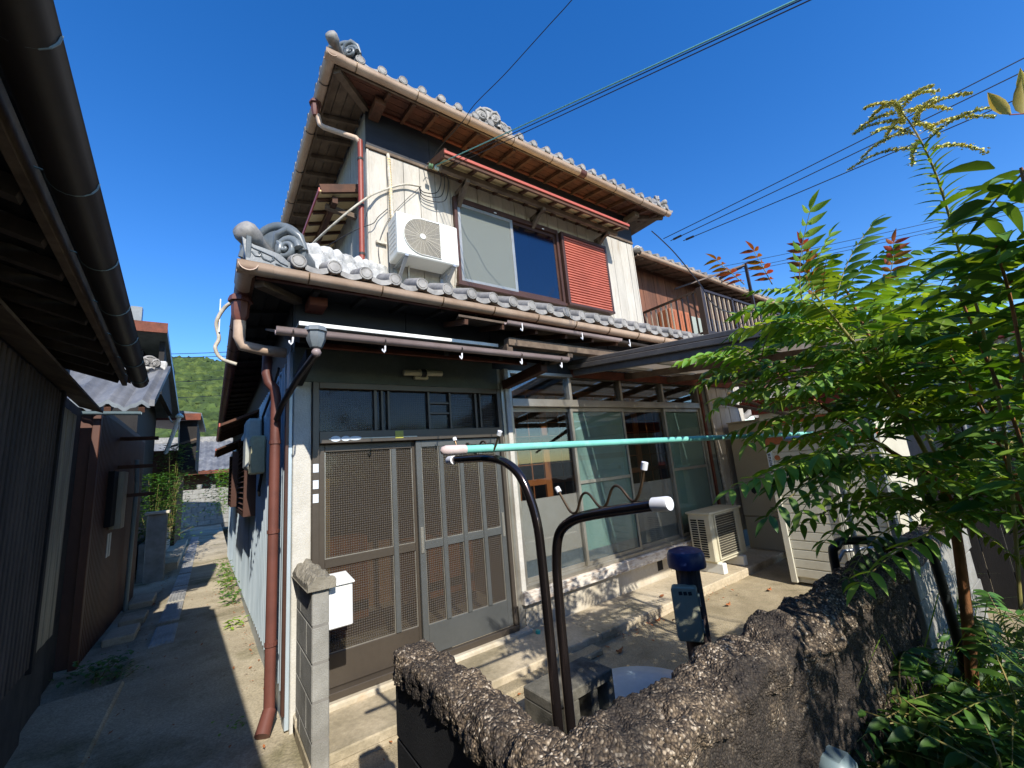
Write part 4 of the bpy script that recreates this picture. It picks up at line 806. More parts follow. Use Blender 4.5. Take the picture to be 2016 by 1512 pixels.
# ------------------------------------------------------------------ rough wall
WLL = thing('garden_wall', (.6, -2.7, -.05), 'blackened block wall with thick lumpy pebble-crusted top turning a corner around the yard', 'wall')
for k in range(6):
    z0 = .70-.2*k; ys = [-2.64, -2.24, -1.84] if k % 2 else [-2.64, -2.44, -1.84]
    for j in range(2): G().box(.075, ys[j]+.002, z0+.002, .195, ys[j+1]-.002, z0+.197).obj('block', 'block_black', WLL, bev=.004)
    xs_ = [.075, .2, .6, 1.0, 1.4, 1.8, 2.2] if k % 2 else [.075, .4, .8, 1.2, 1.6, 2.0, 2.2]
    for j in range(6): G().box(xs_[j]+.002, -2.755, z0+.002, xs_[j+1]-.002, -2.645, z0+.197).obj('block', 'block_dark', WLL, bev=.004)
G().box(.08, -2.64, -.3, .19, -1.85, .89).box(.082, -2.752, -.3, 2.19, -2.648, .89).obj('mortar_core', 'mortar_dark', WLL)
def pebble_d(p, amp=.006):
    d = noise.voronoi(p*80)[0][0]; return amp*(1-min(1, d*1.25))
def crust(p, nrm):
    vd = noise.voronoi(p*8.5)[0]; ch = .026*(min(.5, vd[1]-vd[0])-.22)
    lo = ch+ .013*noise.noise(p*6)+.016*noise.noise(p*13+Vector((7, 0, 0)))+.010*noise.noise(p*31)+.006*noise.noise(p*60)
    return p+nrm*(lo+pebble_d(p))
def sect(T_, down_l, down_r):                  # rounded cap section: returns (offset across, height, normal angle)
    pass
def crust1(u, v):                              # short leg, along y
    y = -1.79-.94*u; a = math.pi*(1.06-1.12*v)
    w = .074; c = Vector((.142, y, .915)); n = Vector((math.cos(a), 0, max(-.35, math.sin(a))))
    if u < .05: n = Vector((n.x, (.05-u)*20, n.z)).normalized()
    f = math.sin(min(1, u/.05)*math.pi/2)
    sg = lambda q: math.copysign(abs(q)**.62, q)
    p = c+Vector((sg(math.cos(a))*w*f, 0, sg(math.sin(a))*.06*(.35+.65*f)+.022*noise.noise((0, y*7, 2))))
    return crust(p, n)
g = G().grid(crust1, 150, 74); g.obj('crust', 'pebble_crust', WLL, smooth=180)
prof = []
for i in range(17): a = math.pi*(1.1-.85*i/16); prof.append((-math.cos(a)*.125*-1, .90+math.sin(a)*.10, math.cos(a), math.sin(a)))
def crust2(u, v):                              # long leg, along x: rough level coping
    x = .03+2.3*u; a = math.pi*(-.10+1.2*v); sg = lambda q: math.copysign(abs(q)**.6, q)
    e = math.sin(min(1, (1-u)/.03)*math.pi/2); n = Vector((0, math.cos(a), math.sin(a)))
    p = Vector((x, -2.715+sg(math.cos(a))*.092*(.3+.7*e), .932+sg(math.sin(a))*.06+.016*noise.noise((x*6, 1, 2))))
    return crust(p, n)
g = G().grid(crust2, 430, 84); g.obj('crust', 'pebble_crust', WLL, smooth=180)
def face2(u, v):                               # pebble-dashed outer face below the coping
    x = .07+2.24*u; z = .93-1.05*v; p = Vector((x, -2.782, z)); n = Vector((0, -1, 0))
    vd = noise.voronoi(p*11)[0]
    return p+n*(.012*noise.noise(p*7)+.010*noise.noise(p*19)+.012*(min(.5, vd[1]-vd[0])-.2)+pebble_d(p, .006))
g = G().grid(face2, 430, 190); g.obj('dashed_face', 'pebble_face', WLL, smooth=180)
# continuing plain wall with pebble top
W2 = thing('block_wall', (2.9, -2.7, -.1), 'plain grey block wall with pebbled top beyond the lumpy crusted wall', 'wall')
for k in range(6):
    z0 = .74-.2*k
    for j in range(4):
        xa = 2.42+.4*j-(.2 if k % 2 else 0); G().box(max(2.42, xa)+.003, -2.78, z0+.003, min(xa+.4, 3.9)-.003, -2.68, z0+.197).obj('block', 'block_grey', W2, bev=.004)
G().box(2.425, -2.775, -.3, 3.6, -2.685, .93).obj('mortar_core', 'mortar', W2)
def top2(u, v):
    a = math.pi*(1.05-1.1*v); p = Vector((2.4+1.2*u, -2.73+math.cos(a)*.085, .93+math.sin(a)*.07)); return p+Vector((0, 0, pebble_d(p)+.015*noise.noise(p*8)))
G().grid(top2, 150, 30).obj('pebble_top', 'pebble_crust', W2, smooth=180)
G().box(2.3, -2.35, -.1, 5.0, -2.22, .30).obj('kerb_wall', 'concrete_pale', bev=.01, label='low pale concrete kerb wall in front of the beige shed', cat='wall')
# pipes over the wall
PB = thing('drain_pipe', (2.36, -2.7, .3), 'black plastic pipe bent over the end of the crusted wall', 'pipe')
G().tube(catmull([(2.13, -2.55, .6), (2.13, -2.55, .98), (2.14, -2.57, 1.04), (2.2, -2.6, 1.06), (2.33, -2.83, 1.05), (2.37, -2.88, 1.0), (2.38, -2.89, .3), (2.38, -2.89, -.2)], 5), .021, 10).obj('pipe', 'pvc_black', PB, smooth=60)
G().cyl((2.24, -2.67, 1.058), (2.32, -2.81, 1.052), .025, 10).obj('pipe_collar', 'pvc_grey', PB, smooth=60)
PG = thing('vent_pipe', (2.6, -2.9, .2), 'grey plastic pipe stub leaning against the plain block wall', 'pipe')
a, b = at(1690, 1290, 2.2), at(1830, 1178, 2.5)
G().cyl(a, b, .03, 12).obj('pipe', 'pvc_grey', PG, smooth=60); G().cyl(a.lerp(b, .55), a.lerp(b, .62), .036, 12).obj('pipe_collar', 'pvc_grey', PG, smooth=60); G().cyl(a.lerp(b, .96), b, .034, 12).obj('pipe_collar', 'pvc_grey', PG, smooth=60)
TP = thing('water_tap', (2.9, -2.5, 1.2), 'small chrome water tap and pipe behind the crusted wall near the shed', 'tap')
G().tube([at(1650, 1105, 2.75), at(1660, 1085, 2.75), at(1720, 1078, 2.8), at(1730, 1090, 2.8)], .012, 8).obj('pipe', 'galv', TP, smooth=60)
# ------------------------------------------------------------------ laundry stand and pole
LS = thing('laundry_stand', (.3, -2.52, -.03), 'dark brown metal laundry stand with two curved arms and wavy hooks behind the wall corner', 'laundry stand')
r = .0135
post1 = catmull([(.283, -2.49, -.03), (.283, -2.49, 1.0), (.281, -2.49, 1.30), (.277, -2.485, 1.44), (.265, -2.45, 1.55), (.252, -2.39, 1.602), (.238, -2.30, 1.622), (.222, -2.15, 1.628), (.215, -2.10, 1.628)], 7)
G().tube(post1, r, 16).obj('arm', 'stand_brown', LS, smooth=60)
post2 = catmull([(.318, -2.50, -.03), (.318, -2.50, 1.0), (.316, -2.505, 1.2), (.312, -2.515, 1.31), (.305, -2.545, 1.39), (.302, -2.60, 1.43), (.30, -2.68, 1.452), (.30, -2.85, 1.478), (.30, -2.895, 1.484)], 7)
G().tube(post2, r, 16).obj('arm', 'stand_brown', LS, smooth=60)
def cap_end(p, d, rr, m='cap_white', L_=.035):
    d = Vector(d).normalized(); return G().lathe([(rr*.9, -L_), (rr*1.13, -L_), (rr*1.15, .0), (rr*1.05, .006), (rr*.7, .007), (.001, .005)], p, 18, d)
cap_end((.2135, -2.09, 1.628), (0, 1, 0), r).obj('end_cap', 'cap_white', LS, smooth=40)
cap_end((.30, -2.912, 1.4855), (0, -1, .08), r).obj('end_cap', 'cap_white', LS, smooth=40)
def wave_hook(p0, p1, tipz, low, mid):
    p0, p1 = Vector(p0), Vector(p1); d = p1-p0; U = Vector((0, 0, 1))
    pts = [p0-d*.16+U*tipz, p0-d*.05+U*tipz*.45, p0+d*.04+U*low, p0+d*.14+U*low, p0+d*.25+U*mid, p0+d*.36+U*mid, p0+d*.5+U*low, p0+d*.6+U*low, p0+d*.72+U*mid, p0+d*.82+U*mid*.95, p0+d*.94+U*low, p0+d*1.02+U*low, p0+d*1.1+U*tipz*.45, p0+d*1.17+U*tipz]
    o = G().tube(catmull(pts, 5), .0034, 8).obj('wave_hook', 'bronze_wire', LS, smooth=60)
    for a, b in ((pts[0], pts[1]), (pts[-1], pts[-2])): G().cyl(a+(a-b)*.1, a-(a-b)*.25, .0075, 10).obj('hook_tip', 'cap_white', LS, smooth=50)
wave_hook((.236, -2.36, 1.637), (.222, -2.16, 1.642), .06, .006, .035)
wave_hook((.302, -2.60, 1.448), (.30, -2.83, 1.488), .075, .006, .042)
G().lathe([(.16, 0), (.17, .03), (.15, .05), (.03, .055)], (.3, -2.47, -.035), 24).obj('stand_base', 'stand_brown', LS, smooth=40)
PO = thing('laundry_pole', (1.4, -2.3, 1.64), 'long turquoise laundry pole with pinkish end cap resting on the laundry stands', 'pole')
p0, p1 = Vector((.085, -2.345, 1.652)), Vector((2.78, -2.36, 1.625))
G().cyl(p0+(p1-p0)*.018, p1, .0125, 16).obj('pole', 'pole_green', PO, smooth=60)
G().lathe([(.0145, .0), (.015, -.05), (.0148, -.065), (.011, -.078), (.001, -.083)], p0+(p1-p0)*.02, 16, (p1-p0)).obj('end_cap', 'cap_pink', PO, smooth=50)
# second stand, mostly in the tree
L2 = thing('laundry_stand', (2.72, -2.42, -.03), 'chrome laundry stand half hidden in the tree leaves at the far end of the pole', 'laundry stand')
G().tube(catmull([(2.72, -2.47, -.03), (2.72, -2.47, 1.3), (2.72, -2.44, 1.55), (2.72, -2.36, 1.6), (2.72, -2.2, 1.605)], 6), .0165, 14).obj('arm', 'galv', L2, smooth=60)
G().tube([(2.70, -2.41, 1.66), (2.70, -2.39, 1.61), (2.70, -2.35, 1.607), (2.70, -2.32, 1.61), (2.70, -2.30, 1.66)], .004, 6).obj('wave_hook', 'bronze_wire', L2, smooth=60)
G().lathe([(.16, 0), (.17, .03), (.15, .05), (.03, .055)], (2.72, -2.42, -.035), 24).obj('stand_base', 'galv', L2, smooth=40)
# ------------------------------------------------------------------ yard objects
_p = at(1366, 1200, 2.3); UPX, UPY = _p.x, _p.y; CAPZ = at(1352, 1085, 2.3).z
UT = thing('utility_post', (UPX, UPY, -.03), 'round wood-grained post with dark blue cap carrying a grey socket box', 'post')
def logf(u, v):
    a = 2*math.pi*u; rr_ = .062+.004*noise.noise((math.cos(a)*5, math.sin(a)*5, v*2))+.003*math.sin(a*9)
    return (UPX+rr_*math.cos(a), UPY+rr_*math.sin(a), -.05+(CAPZ-.0)*v)
G().grid(logf, 40, 12).obj('post_body', 'log_wood', UT, smooth=60)
G().lathe([(.07, .0), (.1, .005), (.103, .02), (.098, .075), (.09, .09), (.05, .105), (.001, .11)], (UPX, UPY, CAPZ-.1), 28).obj('post_cap', 'cap_blue', UT, smooth=35)
fd = (Vector((CAM_C.x, CAM_C.y, 0))-Vector((UPX, UPY, 0))).normalized(); fd = Vector((-.86, -.51, 0)).normalized(); sdv = Vector((fd.y, -fd.x, 0))
SB = thing('socket_box', (UPX, UPY, .5), 'grey outdoor electrical box strapped to the blue-capped post', 'box')
cpt = Vector((UPX, UPY, CAPZ-.31))+fd*.08+sdv*.03
G().sweep([(-.058, -.135), (.058, -.135), (.066, -.11), (.066, .125), (.056, .135), (-.056, .135), (-.066, .125), (-.066, -.09)], cpt-fd*.035, cpt+fd*.03).obj('box_body', 'box_grey', SB, bev=.006)
for k in range(3): G().sweep([(-.012, -.008), (.006, -.01), (.008, .008), (-.010, .01)], cpt+fd*.0302+sdv*(.02-.024*k)+Vector((0, 0, .105)), cpt+fd*.032+sdv*(.02-.024*k)+Vector((0, 0, .105))).obj('lettering', 'ink', SB)
for z in (-.06, .07): G().sweep([(-.006, -.03), (.006, -.03), (.006, .03), (-.006, .03)], cpt+fd*.0+sdv*-.0685+Vector((0, 0, z)), cpt+fd*.02+sdv*-.0685+Vector((0, 0, z))).obj('latch', 'pvc_grey', SB)
mat('block_moss', lin(112, 108, 96), lin(70, 68, 60), rough=.95, scale=9, bump=.6, bscale=90, fine=.2, fscale=120)
# hollow block and pale round lid
HB = thing('hollow_block', (1.3, -1.0, -.03), 'mossy grey hollow concrete block lying in the yard beside the pale round lid', 'block')
bc = Vector((1.36, -1.27, -.03)); ba = R(2); bxv = Vector((math.cos(ba), math.sin(ba), 0)); byv = Vector((-math.sin(ba), math.cos(ba), 0))
def BB(a0, b0, c0, a1, b1, c1):
    g = G().box(a0, b0, c0, a1, b1, c1); g.v = [tuple(bc+bxv*p[0]+byv*p[1]+Vector((0, 0, p[2]))) for p in g.v]; return g
bb = G()
for q in (BB(-.26, -.13, .25, .26, .13, .31), BB(-.26, -.13, 0, .26, .13, .06), *[BB(x, -.13, .06, x+.06, .13, .25) for x in (-.26, -.11, .05, .2)]): bb.add(q.v, q.f)
bb.obj('block_body', 'block_moss', HB, bev=.006)
BB(-.25, .09, .055, .25, .12, .255).obj('block_back', 'block_dark', HB)
G().lathe([(.0, -.0), (.48, .0), (.49, .03), (.47, .05), (.3, .075), (.001, .085)], (1.86, -1.42, -.03), 48).obj('round_lid', 'lid_blue', smooth=40, label='large pale blue round lid lying on the yard floor', cat='lid')
for i, (x, y) in enumerate(((3.1, -.62), (2.35, -.78), (3.5, -.4), (4.6, -1.0), (3.9, -.9))):
    g = G().grid(lambda u, v: (x+(u-.5)*.09+.02*v, y+(v-.5)*.05*(1-abs(2*u-1)**2)+.01*u, .075 if y > -.55 else -.015+.03*abs(u-.5)+.012*math.sin(v*6)), 5, 3)
    g.obj('fallen_leaf', 'dead_leaf', label='dry curled brown leaf lying on the yard concrete', cat='leaf', group='fallen leaves in the yard')
G().lathe([(.022, 0), (.024, .02), (.018, .03), (.0, .032)], (2.0, -.14, .062), 12).obj('bottle_cap', 'teal_cap', smooth=40, label='small turquoise plastic cap on the apron by the door post', cat='cap')
# ground air conditioner
B_ = thing('air_conditioner', (4.95, -.3, .06), 'beige outdoor air conditioner unit with slotted side standing on white feet', 'air conditioner')
C_ = G().box(4.57, -.45, .2, 5.33, -.15, .775).obj('casing', 'beige_ac', B_, bev=.012)
G().box(4.556, -.47, .762, 5.345, -.135, .79).obj('top_panel', 'beige_ac', B_, bev=.006)
for j in range(2):
    for k in range(16):
        G().box(4.566, -.375+.105*j-.0, .255+.0285*k, 4.5715, -.29+.105*j, .272+.0285*k).obj('louvre_slot', 'dark_void', C_)
G().box(4.66, -.4535, .235, 5.16, -.4505, .745).obj('fan_opening', 'fin_dark', C_)
fg_ = G()
for k in range(18): fg_.cyl((4.66, -.459, .25+.0285*k), (5.16, -.459, .25+.0285*k), .002, 4)
for x in (4.66, 5.16): fg_.box(x-.012, -.468, .225, x+.012, -.4515, .755)
for z in (.225, .745): fg_.box(4.67, -.467, z, 5.15, -.452, z+.014)
fg_.obj('fan_grille', 'beige_ac', C_)
for x in (4.66, 5.16): G().box(x-.045, -.5, .062, x+.045, -.1, .185).obj('foot', 'white_ac', B_, bev=.008); 
G().box(4.6, -.44, .185, 5.3, -.16, .2).obj('base_rail', 'beige_ac', B_)
# hot water tank
TK = thing('water_heater', (6.4, -.45, .05), 'tall beige hot water tank cabinet standing behind the shed post', 'water heater')
TB = G().box(6.1, -.78, .53, 6.75, -.1, 1.92).obj('cabinet', 'tank_beige', TK, bev=.01)
G().box(6.104, -.776, .07, 6.74, -.104, .522).obj('lower_panel', 'tank_beige', TK, bev=.006); G().box(6.09, -.79, 1.921, 6.76, -.09, 1.94).obj('top_panel', 'tank_beige', TK)
g = G().add([(6.0975, -.185, 1.8), (6.0975, -.145, 1.8), (6.0975, -.145, 1.745)], [(0, 1, 2)]); g.obj('logo', 'ink', TB)
g = G().add([(6.0975, -.185, 1.8), (6.0975, -.149, 1.745), (6.0975, -.205, 1.735)], [(0, 1, 2)]); g.obj('logo', 'logo_teal', TB)
g = G().add([(6.097, -.36, .97), (6.097, -.28, .97), (6.097, -.28, .88), (6.097, -.32, .85), (6.097, -.36, .88)], [(0, 1, 2, 3, 4)]); g.obj('shield_mark', 'ink', TB)
for z in (.6, .66, .8, .9, .95): G().box(6.0965, -.66, z, 6.099, -.5, z+.008).obj('notice_line', 'ink' if z < .7 else 'grille', TB)
G().box(6.094, -.52, 1.70, 6.099, -.42, 1.78).obj('hatch', 'tank_beige', TB, bev=.003)
G().box(6.09, -.8, .03, 6.76, -.08, .068).obj('plinth', 'concrete', TK)
# steel shed
SD = thing('steel_shed', (5.6, -1.9, 0), 'beige ribbed steel storage shed with rusty header and dark red roof edge', 'shed')
G().box(5.03, -2.16, .0, 6.0, -1.1, 1.93).obj('shed_body', 'shed_beige', SD)
for ya, yb in ((-1.08, -1.145), (-1.67, -1.70), (-1.705, -1.735), (-2.07, -2.10), (-2.105, -2.135)): G().box(4.972, yb, .0, 5.03, ya, 1.55).obj('door_stile', 'shed_beige', SD, bev=.004)
for (ya, yb) in ((-1.147, -1.668), (-1.737, -2.068)):
    for k in range(15):
        z = .06+.1*k; d = .0 if k in (8, 9) else .0
        G().add([(5.0,yb,z),(5.0,ya,z),(4.988,ya,z+.012),(4.988,yb,z+.012),(4.988,ya,z+.094),(4.988,yb,z+.094),(5.0,ya,z+.099),(5.0,yb,z+.099)], [(0,1,2,3),(3,2,4,5),(5,4,6,7)]).obj('door_rib', 'shed_beige', SD)
G().box(4.968, -2.16, 1.552, 5.03, -1.08, 1.64).obj('header', 'shed_rust', SD, bev=.004); G().box(4.975, -2.16, 1.642, 5.03, -1.08, 1.77).obj('header', 'shed_beige', SD)
G().box(4.968, -2.16, 1.772, 5.03, -1.10, 1.84).obj('header', 'shed_rust', SD, bev=.004); G().box(4.975, -2.16, 1.842, 5.03, -1.08, 1.93).obj('header', 'shed_beige', SD)
G().box(4.93, -2.22, 1.932, 6.1, -1.02, 2.07).obj('roof_fascia', 'red_fascia', SD, bev=.005); G().box(4.86, -2.28, 2.072, 6.15, -.93, 2.10).obj('roof_sheet', 'red_fascia', SD)
G().box(4.968, -1.135, 1.27, 4.9715, -1.09, 1.47).obj('label_plate', 'sticker_silver', SD)
for k in range(4):
    g = G()
    for a0, b0, a1, b1 in ((0, 0, .03, .006), (0, .02, .03, .026), (.004, 0, .01, .03), (.02, .004, .026, .03)): g.box(4.9665, -1.128+a0, 1.31+.038*k+b0, 4.9678, -1.128+a1, 1.31+.038*k+b1)
    g.obj('lettering', 'ink', SD)
G().lathe([(.03, 0), (.03, .004), (.001, .006)], (4.987, -1.19, 1.40), 16, (-1, 0, 0)).obj('lock_cap', 'shed_rust', SD, smooth=40)
# brown drying pipes under the canopy
for i, (a, b, lab) in enumerate(((at(1437, 776, 4.75), at(1489, 796, 4.35), 'upper of two brown drying pipes with cream ends under the patio roof'), (at(1408, 792, 4.55), at(1492, 806, 4.2), 'lower of two brown drying pipes with cream ends under the patio roof'))):
    b2 = a+(b-a)*2.2; p = thing('drying_pipe', tuple(a), lab, 'pipe', 'drying pipes'); G().cyl(a, b2, .016, 10).obj('pipe', 'wood_grey', p, smooth=60); G().cyl(a-(b-a)*.05, a+(b-a)*.04, .019, 10).obj('end_cap', 'ply_cream', p, smooth=60)
# ------------------------------------------------------------------ patio roof
PT = thing('patio_roof', (4.7, -1.3, 0), 'patio lean-to roof of brown translucent sheets on dark aluminium frame over the veranda', 'canopy')
def pz(y): return 2.64+.113*y
for x in (2.95, 3.87, 4.79, 5.71, 6.63):
    G().bar((x, -.0, pz(0)-.05), (x, -2.72, pz(-2.72)-.05), .045, .075).obj('rafter', 'canopy_dark' if x < 3 else 'wood_grey', PT, bev=.003)
G().bar((2.905, .0, pz(0)+.01), (2.905, -2.75, pz(-2.75)+.01), .045, .05).obj('edge_rail', 'canopy_dark', PT, bev=.004)
G().bar((2.93, .0, pz(0)+.065), (2.93, -2.75, pz(-2.75)+.065), .05, .05).obj('edge_rail', 'canopy_dark', PT, bev=.008)
for y in (-.45, -.9, -1.35, -1.8, -2.25): G().box(2.975, y-.018, pz(y)-.03, 6.65, y+.018, pz(y)).obj('purlin', 'silver_alu', PT)
G().box(2.92, -.04, 2.53, 6.65, -.005, 2.63).obj('wall_rail', 'wood_red', PT)
G().sweep(half(.05), (2.85, -2.78, pz(-2.75)), (6.7, -2.78, pz(-2.75))).obj('gutter', 'canopy_dark', PT, smooth=50); G().box(2.9, -2.73, pz(-2.75)-.09, 6.66, -2.69, pz(-2.75)).obj('front_beam', 'canopy_dark', PT)
for i in range(4):
    a = 2.975+.92*i
    def sf(u, v): y = -.01-2.7*v; return (a+.9*u, y, pz(y)+.012+.005*math.cos(u*2*math.pi*12))
    G().grid(sf, 60, 6).obj('roof_sheet', 'sheet_poly', PT, smooth=60)
for x in (2.87, 6.62): G().box(x-.02, -2.66, -.03, x+.02, -2.62, pz(-2.65)-.05).obj('post', 'galv', PT, bev=.004)
G().tube(catmull([(3.9, -1.6, 2.40), (3.92, -1.6, 2.2), (3.95, -1.62, 2.05), (3.93, -1.6, 2.2)]), .003, 5).obj('string', 'cable_white', PT)
# ------------------------------------------------------------------ neighbour on the right
NB = thing('neighbour_house', (8, 3, 0), 'neighbouring house with brown vertical boards and tiled roof behind the railed balcony', 'house')
NY = 1.25
G().box(5.82, NY+.02, 2.6, 14, 7, 5.3).obj('core', 'wood_brown', NB)
for k in range(26):
    x = 5.83+.2*k; 
    if x < 11: G().box(x, NY-.004*(k % 2), 3.3, x+.194, NY+.02, 5.2).obj('wall_board', 'board_neigh', NB, bev=.003)
G().box(7.95, NY-.03, 3.4, 8.5, NY, 4.45).obj('window', 'curtain', NB); G().box(8.6, NY-.03, 3.4, 9.8, NY, 4.5).obj('window', 'glass_dark', NB)
ez2 = 5.22
G().sweep(half(.05), (5.8, .78, ez2), (13, .78, ez2-.1)).obj('gutter', 'gutter_tan', NB, smooth=50)
for k in range(4): G().box(5.8, .82+.11*k, ez2-.03+.03*k, 13, .82+.11*k+.105, ez2-.015+.03*k).obj('soffit_board', 'wood_grey', NB)
for k in range(16): G().bar((5.95+.42*k, .83, ez2-.055), (5.95+.42*k, 1.24, ez2+.05), .04, .045).obj('rafter', 'wood_grey', NB)
for k in range(30): link('eave_tile', TM, NB, (5.86+.2435*k, .76, ez2+.06-.0035*k))
field('tile_field', (5.8,.95,ez2+.1), (13,.95,ez2), (5.8,3.6,6.2), (13,3.6,6.2), NB)
oni(NB, (5.95, .9, ez2+.1), (-.3, -1, 0), .5, False, 'mortar_white')
hip(NB, ((5.8, 1.1, 5.35), (5.8, 3.4, 6.2)), .08, .14, .2)
BL = thing('balcony', (7.7, .6, 3.5), 'dark metal railed balcony projecting in front of the brown board wall', 'balcony')
bx0, bx1, by0, bz0, bz1 = 6.3, 9.6, .05, 3.46, 4.3
G().box(bx0, by0, bz0-.1, bx1, NY-.02, bz0).obj('deck', 'rail_dark', BL)
G().box(bx0-.04, by0-.04, bz0-.15, bx0+.06, by0+.06, bz1+.02).obj('corner_post', 'rail_dark', BL, bev=.004)
for x in (7.35, 8.45, 9.55): G().box(x-.03, by0-.03, bz0-.1, x+.03, by0+.03, bz1).obj('post', 'rail_dark', BL)
G().bar((bx0+.06, by0, bz1-.02), (bx1, by0, bz1-.02), .06, .04).obj('top_rail', 'rail_dark', BL); G().bar((bx0, by0+.06, bz1-.02), (bx0, NY-.02, bz1-.02), .05, .035).obj('top_rail', 'rail_dark', BL)
G().bar((bx0+.06, by0, bz0+.06), (bx1, by0, bz0+.06), .05, .04).obj('bottom_rail', 'rail_dark', BL); G().bar((bx0, by0+.06, bz0+.06), (bx0, NY-.02, bz0+.06), .04, .03).obj('bottom_rail', 'rail_dark', BL)
for k in range(38): G().box(bx0+.1+.083*k, by0-.012, bz0+.08, bx0+.125+.083*k, by0+.012, bz1-.04).obj('baluster', 'rail_dark' if k % 2 else 'rail_pale', BL)
for k in range(10): G().box(bx0-.01, by0+.13+.11*k, bz0+.075, bx0+.012, by0+.155+.11*k, bz1-.04).obj('baluster', 'rail_dark' if k < 4 else 'rail_pale', BL)
for x in (8.6,): G().box(x-.025, by0+.1, bz0, x+.025, by0+.15, 5.35).obj('laundry_post', 'rail_dark', BL)
G().bar((8.6, by0+.13, 5.33), (8.6, NY-.02, 5.2), .05, .05).obj('laundry_arm', 'rail_dark', BL); G().bar((7.4, NY-.1, 4.95), (8.6, by0+.13, 5.33), .03, .03).obj('laundry_arm', 'rail_dark', BL)
CBN = thing('cabinet', (7.0, 1.1, 3.5), 'orange-brown slatted storage cabinet standing on the balcony against the wall', 'cabinet')
G().box(6.75, .95, 3.465, 7.5, 1.22, 4.35).obj('cabinet_body', 'cabinet', CBN, bev=.006)
for k in range(6): G().box(6.77+.12*k, .942, 3.48, 6.865+.12*k, .949, 4.30).obj('slat', 'cabinet', CBN)
DF = thing('shade_backdrop', (5.4, -3.6, 0), 'added black board fence in deep shade to the right of the beige shed', 'backdrop')  # black boards added to stand for the shaded recess beside the shed
for k in range(22): G().box(5.3, -2.3-.16*k-.155, -.2, 5.325+.006*(k % 2), -2.3-.16*k, 1.2+.015*(k % 3)).obj('board', 'black_wood', DF, bev=.003)
for z in (.2, .9): G().box(5.33, -5.8, z, 5.38, -2.3, z+.07).obj('backdrop_rail', 'black_wood', DF)
# corrugated building at the far right
CRB = thing('corrugated_shed', (9.5, -3.5, 0), 'grey corrugated metal shed with red-brown roof edge behind the tree', 'shed')
def corr(x, y0, y1, z0, z1, m, name):
    def f(u, v): return (x+.012*math.cos(u*(y1-y0)/.09*2*math.pi), y0+(y1-y0)*u, z0+(z1-z0)*v)
    G().grid(f, int((y1-y0)/.09*6), 1).obj(name, m, CRB, smooth=60)
corr(8.2, -5.2, -2.35, 1.35, 2.75, 'corrugated', 'upper_sheet'); corr(8.22, -5.2, -2.3, -.3, 1.25, 'corr_brown', 'lower_sheet')
G().box(8.25, -5.2, -.3, 12, -2.32, 2.74).obj('shed_core', 'dark_void', CRB)
G().add([(8.0,-5.4,2.95),(8.0,-2.2,2.62),(12,-2.2,2.62),(12,-5.4,2.95),(8.0,-5.4,3.0),(8.0,-2.2,2.67),(12,-2.2,2.67),(12,-5.4,3.0)], [(3,2,1,0),(4,5,6,7),(0,1,5,4),(1,2,6,5),(2,3,7,6),(3,0,4,7)]).obj('roof', 'red_fascia', CRB)
G().box(8.15, -5.2, 1.26, 8.2, -2.3, 1.34).obj('ledge', 'red_fascia', CRB)
FH = thing('far_house', (11, -1.2, 0), 'low pale house with grey tiled roof seen between the shed and the tree', 'house')
G().box(9.5, -1.9, -.3, 14, 1.0, 2.2).obj('wall', 'board_beige', FH); G().box(9.49, -1.4, .9, 9.495, -.4, 1.8).obj('window', 'glass_dark', FH)
field('roof', (9.2,-2.2,2.15), (9.2,1.2,2.15), (11.5,-2.2,3.1), (11.5,1.2,3.1), FH)
# overhead lines in the distance, right side
for i, (p, q, lab) in enumerate(((at(1306, 470, 9), at(2030, 104, 6), 'uppermost of three long black lines rising to the right behind the goldenrod'), (at(1320, 474, 9), at(2030, 130, 6), 'middle of three long black lines rising to the right behind the goldenrod'), (at(1345, 474, 9), at(2030, 180, 6), 'lowest of three long black lines rising to the right behind the goldenrod'))):
    e = q+(q-p)*.35; G().tube(sag(p, e, .03), .009, 5).obj('power_line', 'cable_black', label=lab, cat='cable', group='power lines at right')
    if i: G().cyl(p.lerp(q, .012), p.lerp(q, .045), .024, 8).obj('line_sleeve', 'cable_black', label='short thick black sleeve on a power line near the house roof', cat='sleeve', group='line sleeves')
for i, (y0_, y1_) in enumerate(((512, 428), (524, 440), (530, 447))):
    p, q = at(1480, y0_, 22), at(1860, y1_, 18); G().tube(sag(p-(q-p)*.2, q+(q-p)*.6, .1), .013, 4).obj('power_line', 'cable_black', label='thin distant wire crossing the sky above the tree crown', cat='cable', group='distant wires at right')
for i, (y0_, y1_) in enumerate(((695, 690), (702, 698), (752, 742), (782, 775))):
    p, q = at(300, y0_, 26), at(460, y1_, 24); G().tube(sag(p-(q-p)*.6, q+(q-p)*.6, .1), .02, 4).obj('power_line', 'cable_black', label='thin distant wire crossing the gap above the alley', cat='cable', group='distant wires over the alley')
p = [Vector((6.2, .8, 5.5)), at(1283, 455, 6.2), at(1300, 470, 6), at(1330, 500, 5.8), at(1375, 555, 5.6), at(1420, 610, 5.4), Vector((8.4, .1, 4.2))]
G().tube(catmull(p[1:], 5), .008, 5).obj('drop_wire', 'cable_black', label='black drop wire looping from the upper eave corner down to the balcony', cat='cable')

G().add([], []).box(at(1640, 1500, 1.25).x-.055, at(1640, 1500, 1.25).y-.05, -.1, at(1640, 1500, 1.25).x+.055, at(1640, 1500, 1.25).y+.05, at(1640, 1484, 1.25).z).obj('plastic_box', 'pvc_grey', bev=.02, smooth=30, label='grey rounded plastic box top showing below the crusted wall face', cat='box')
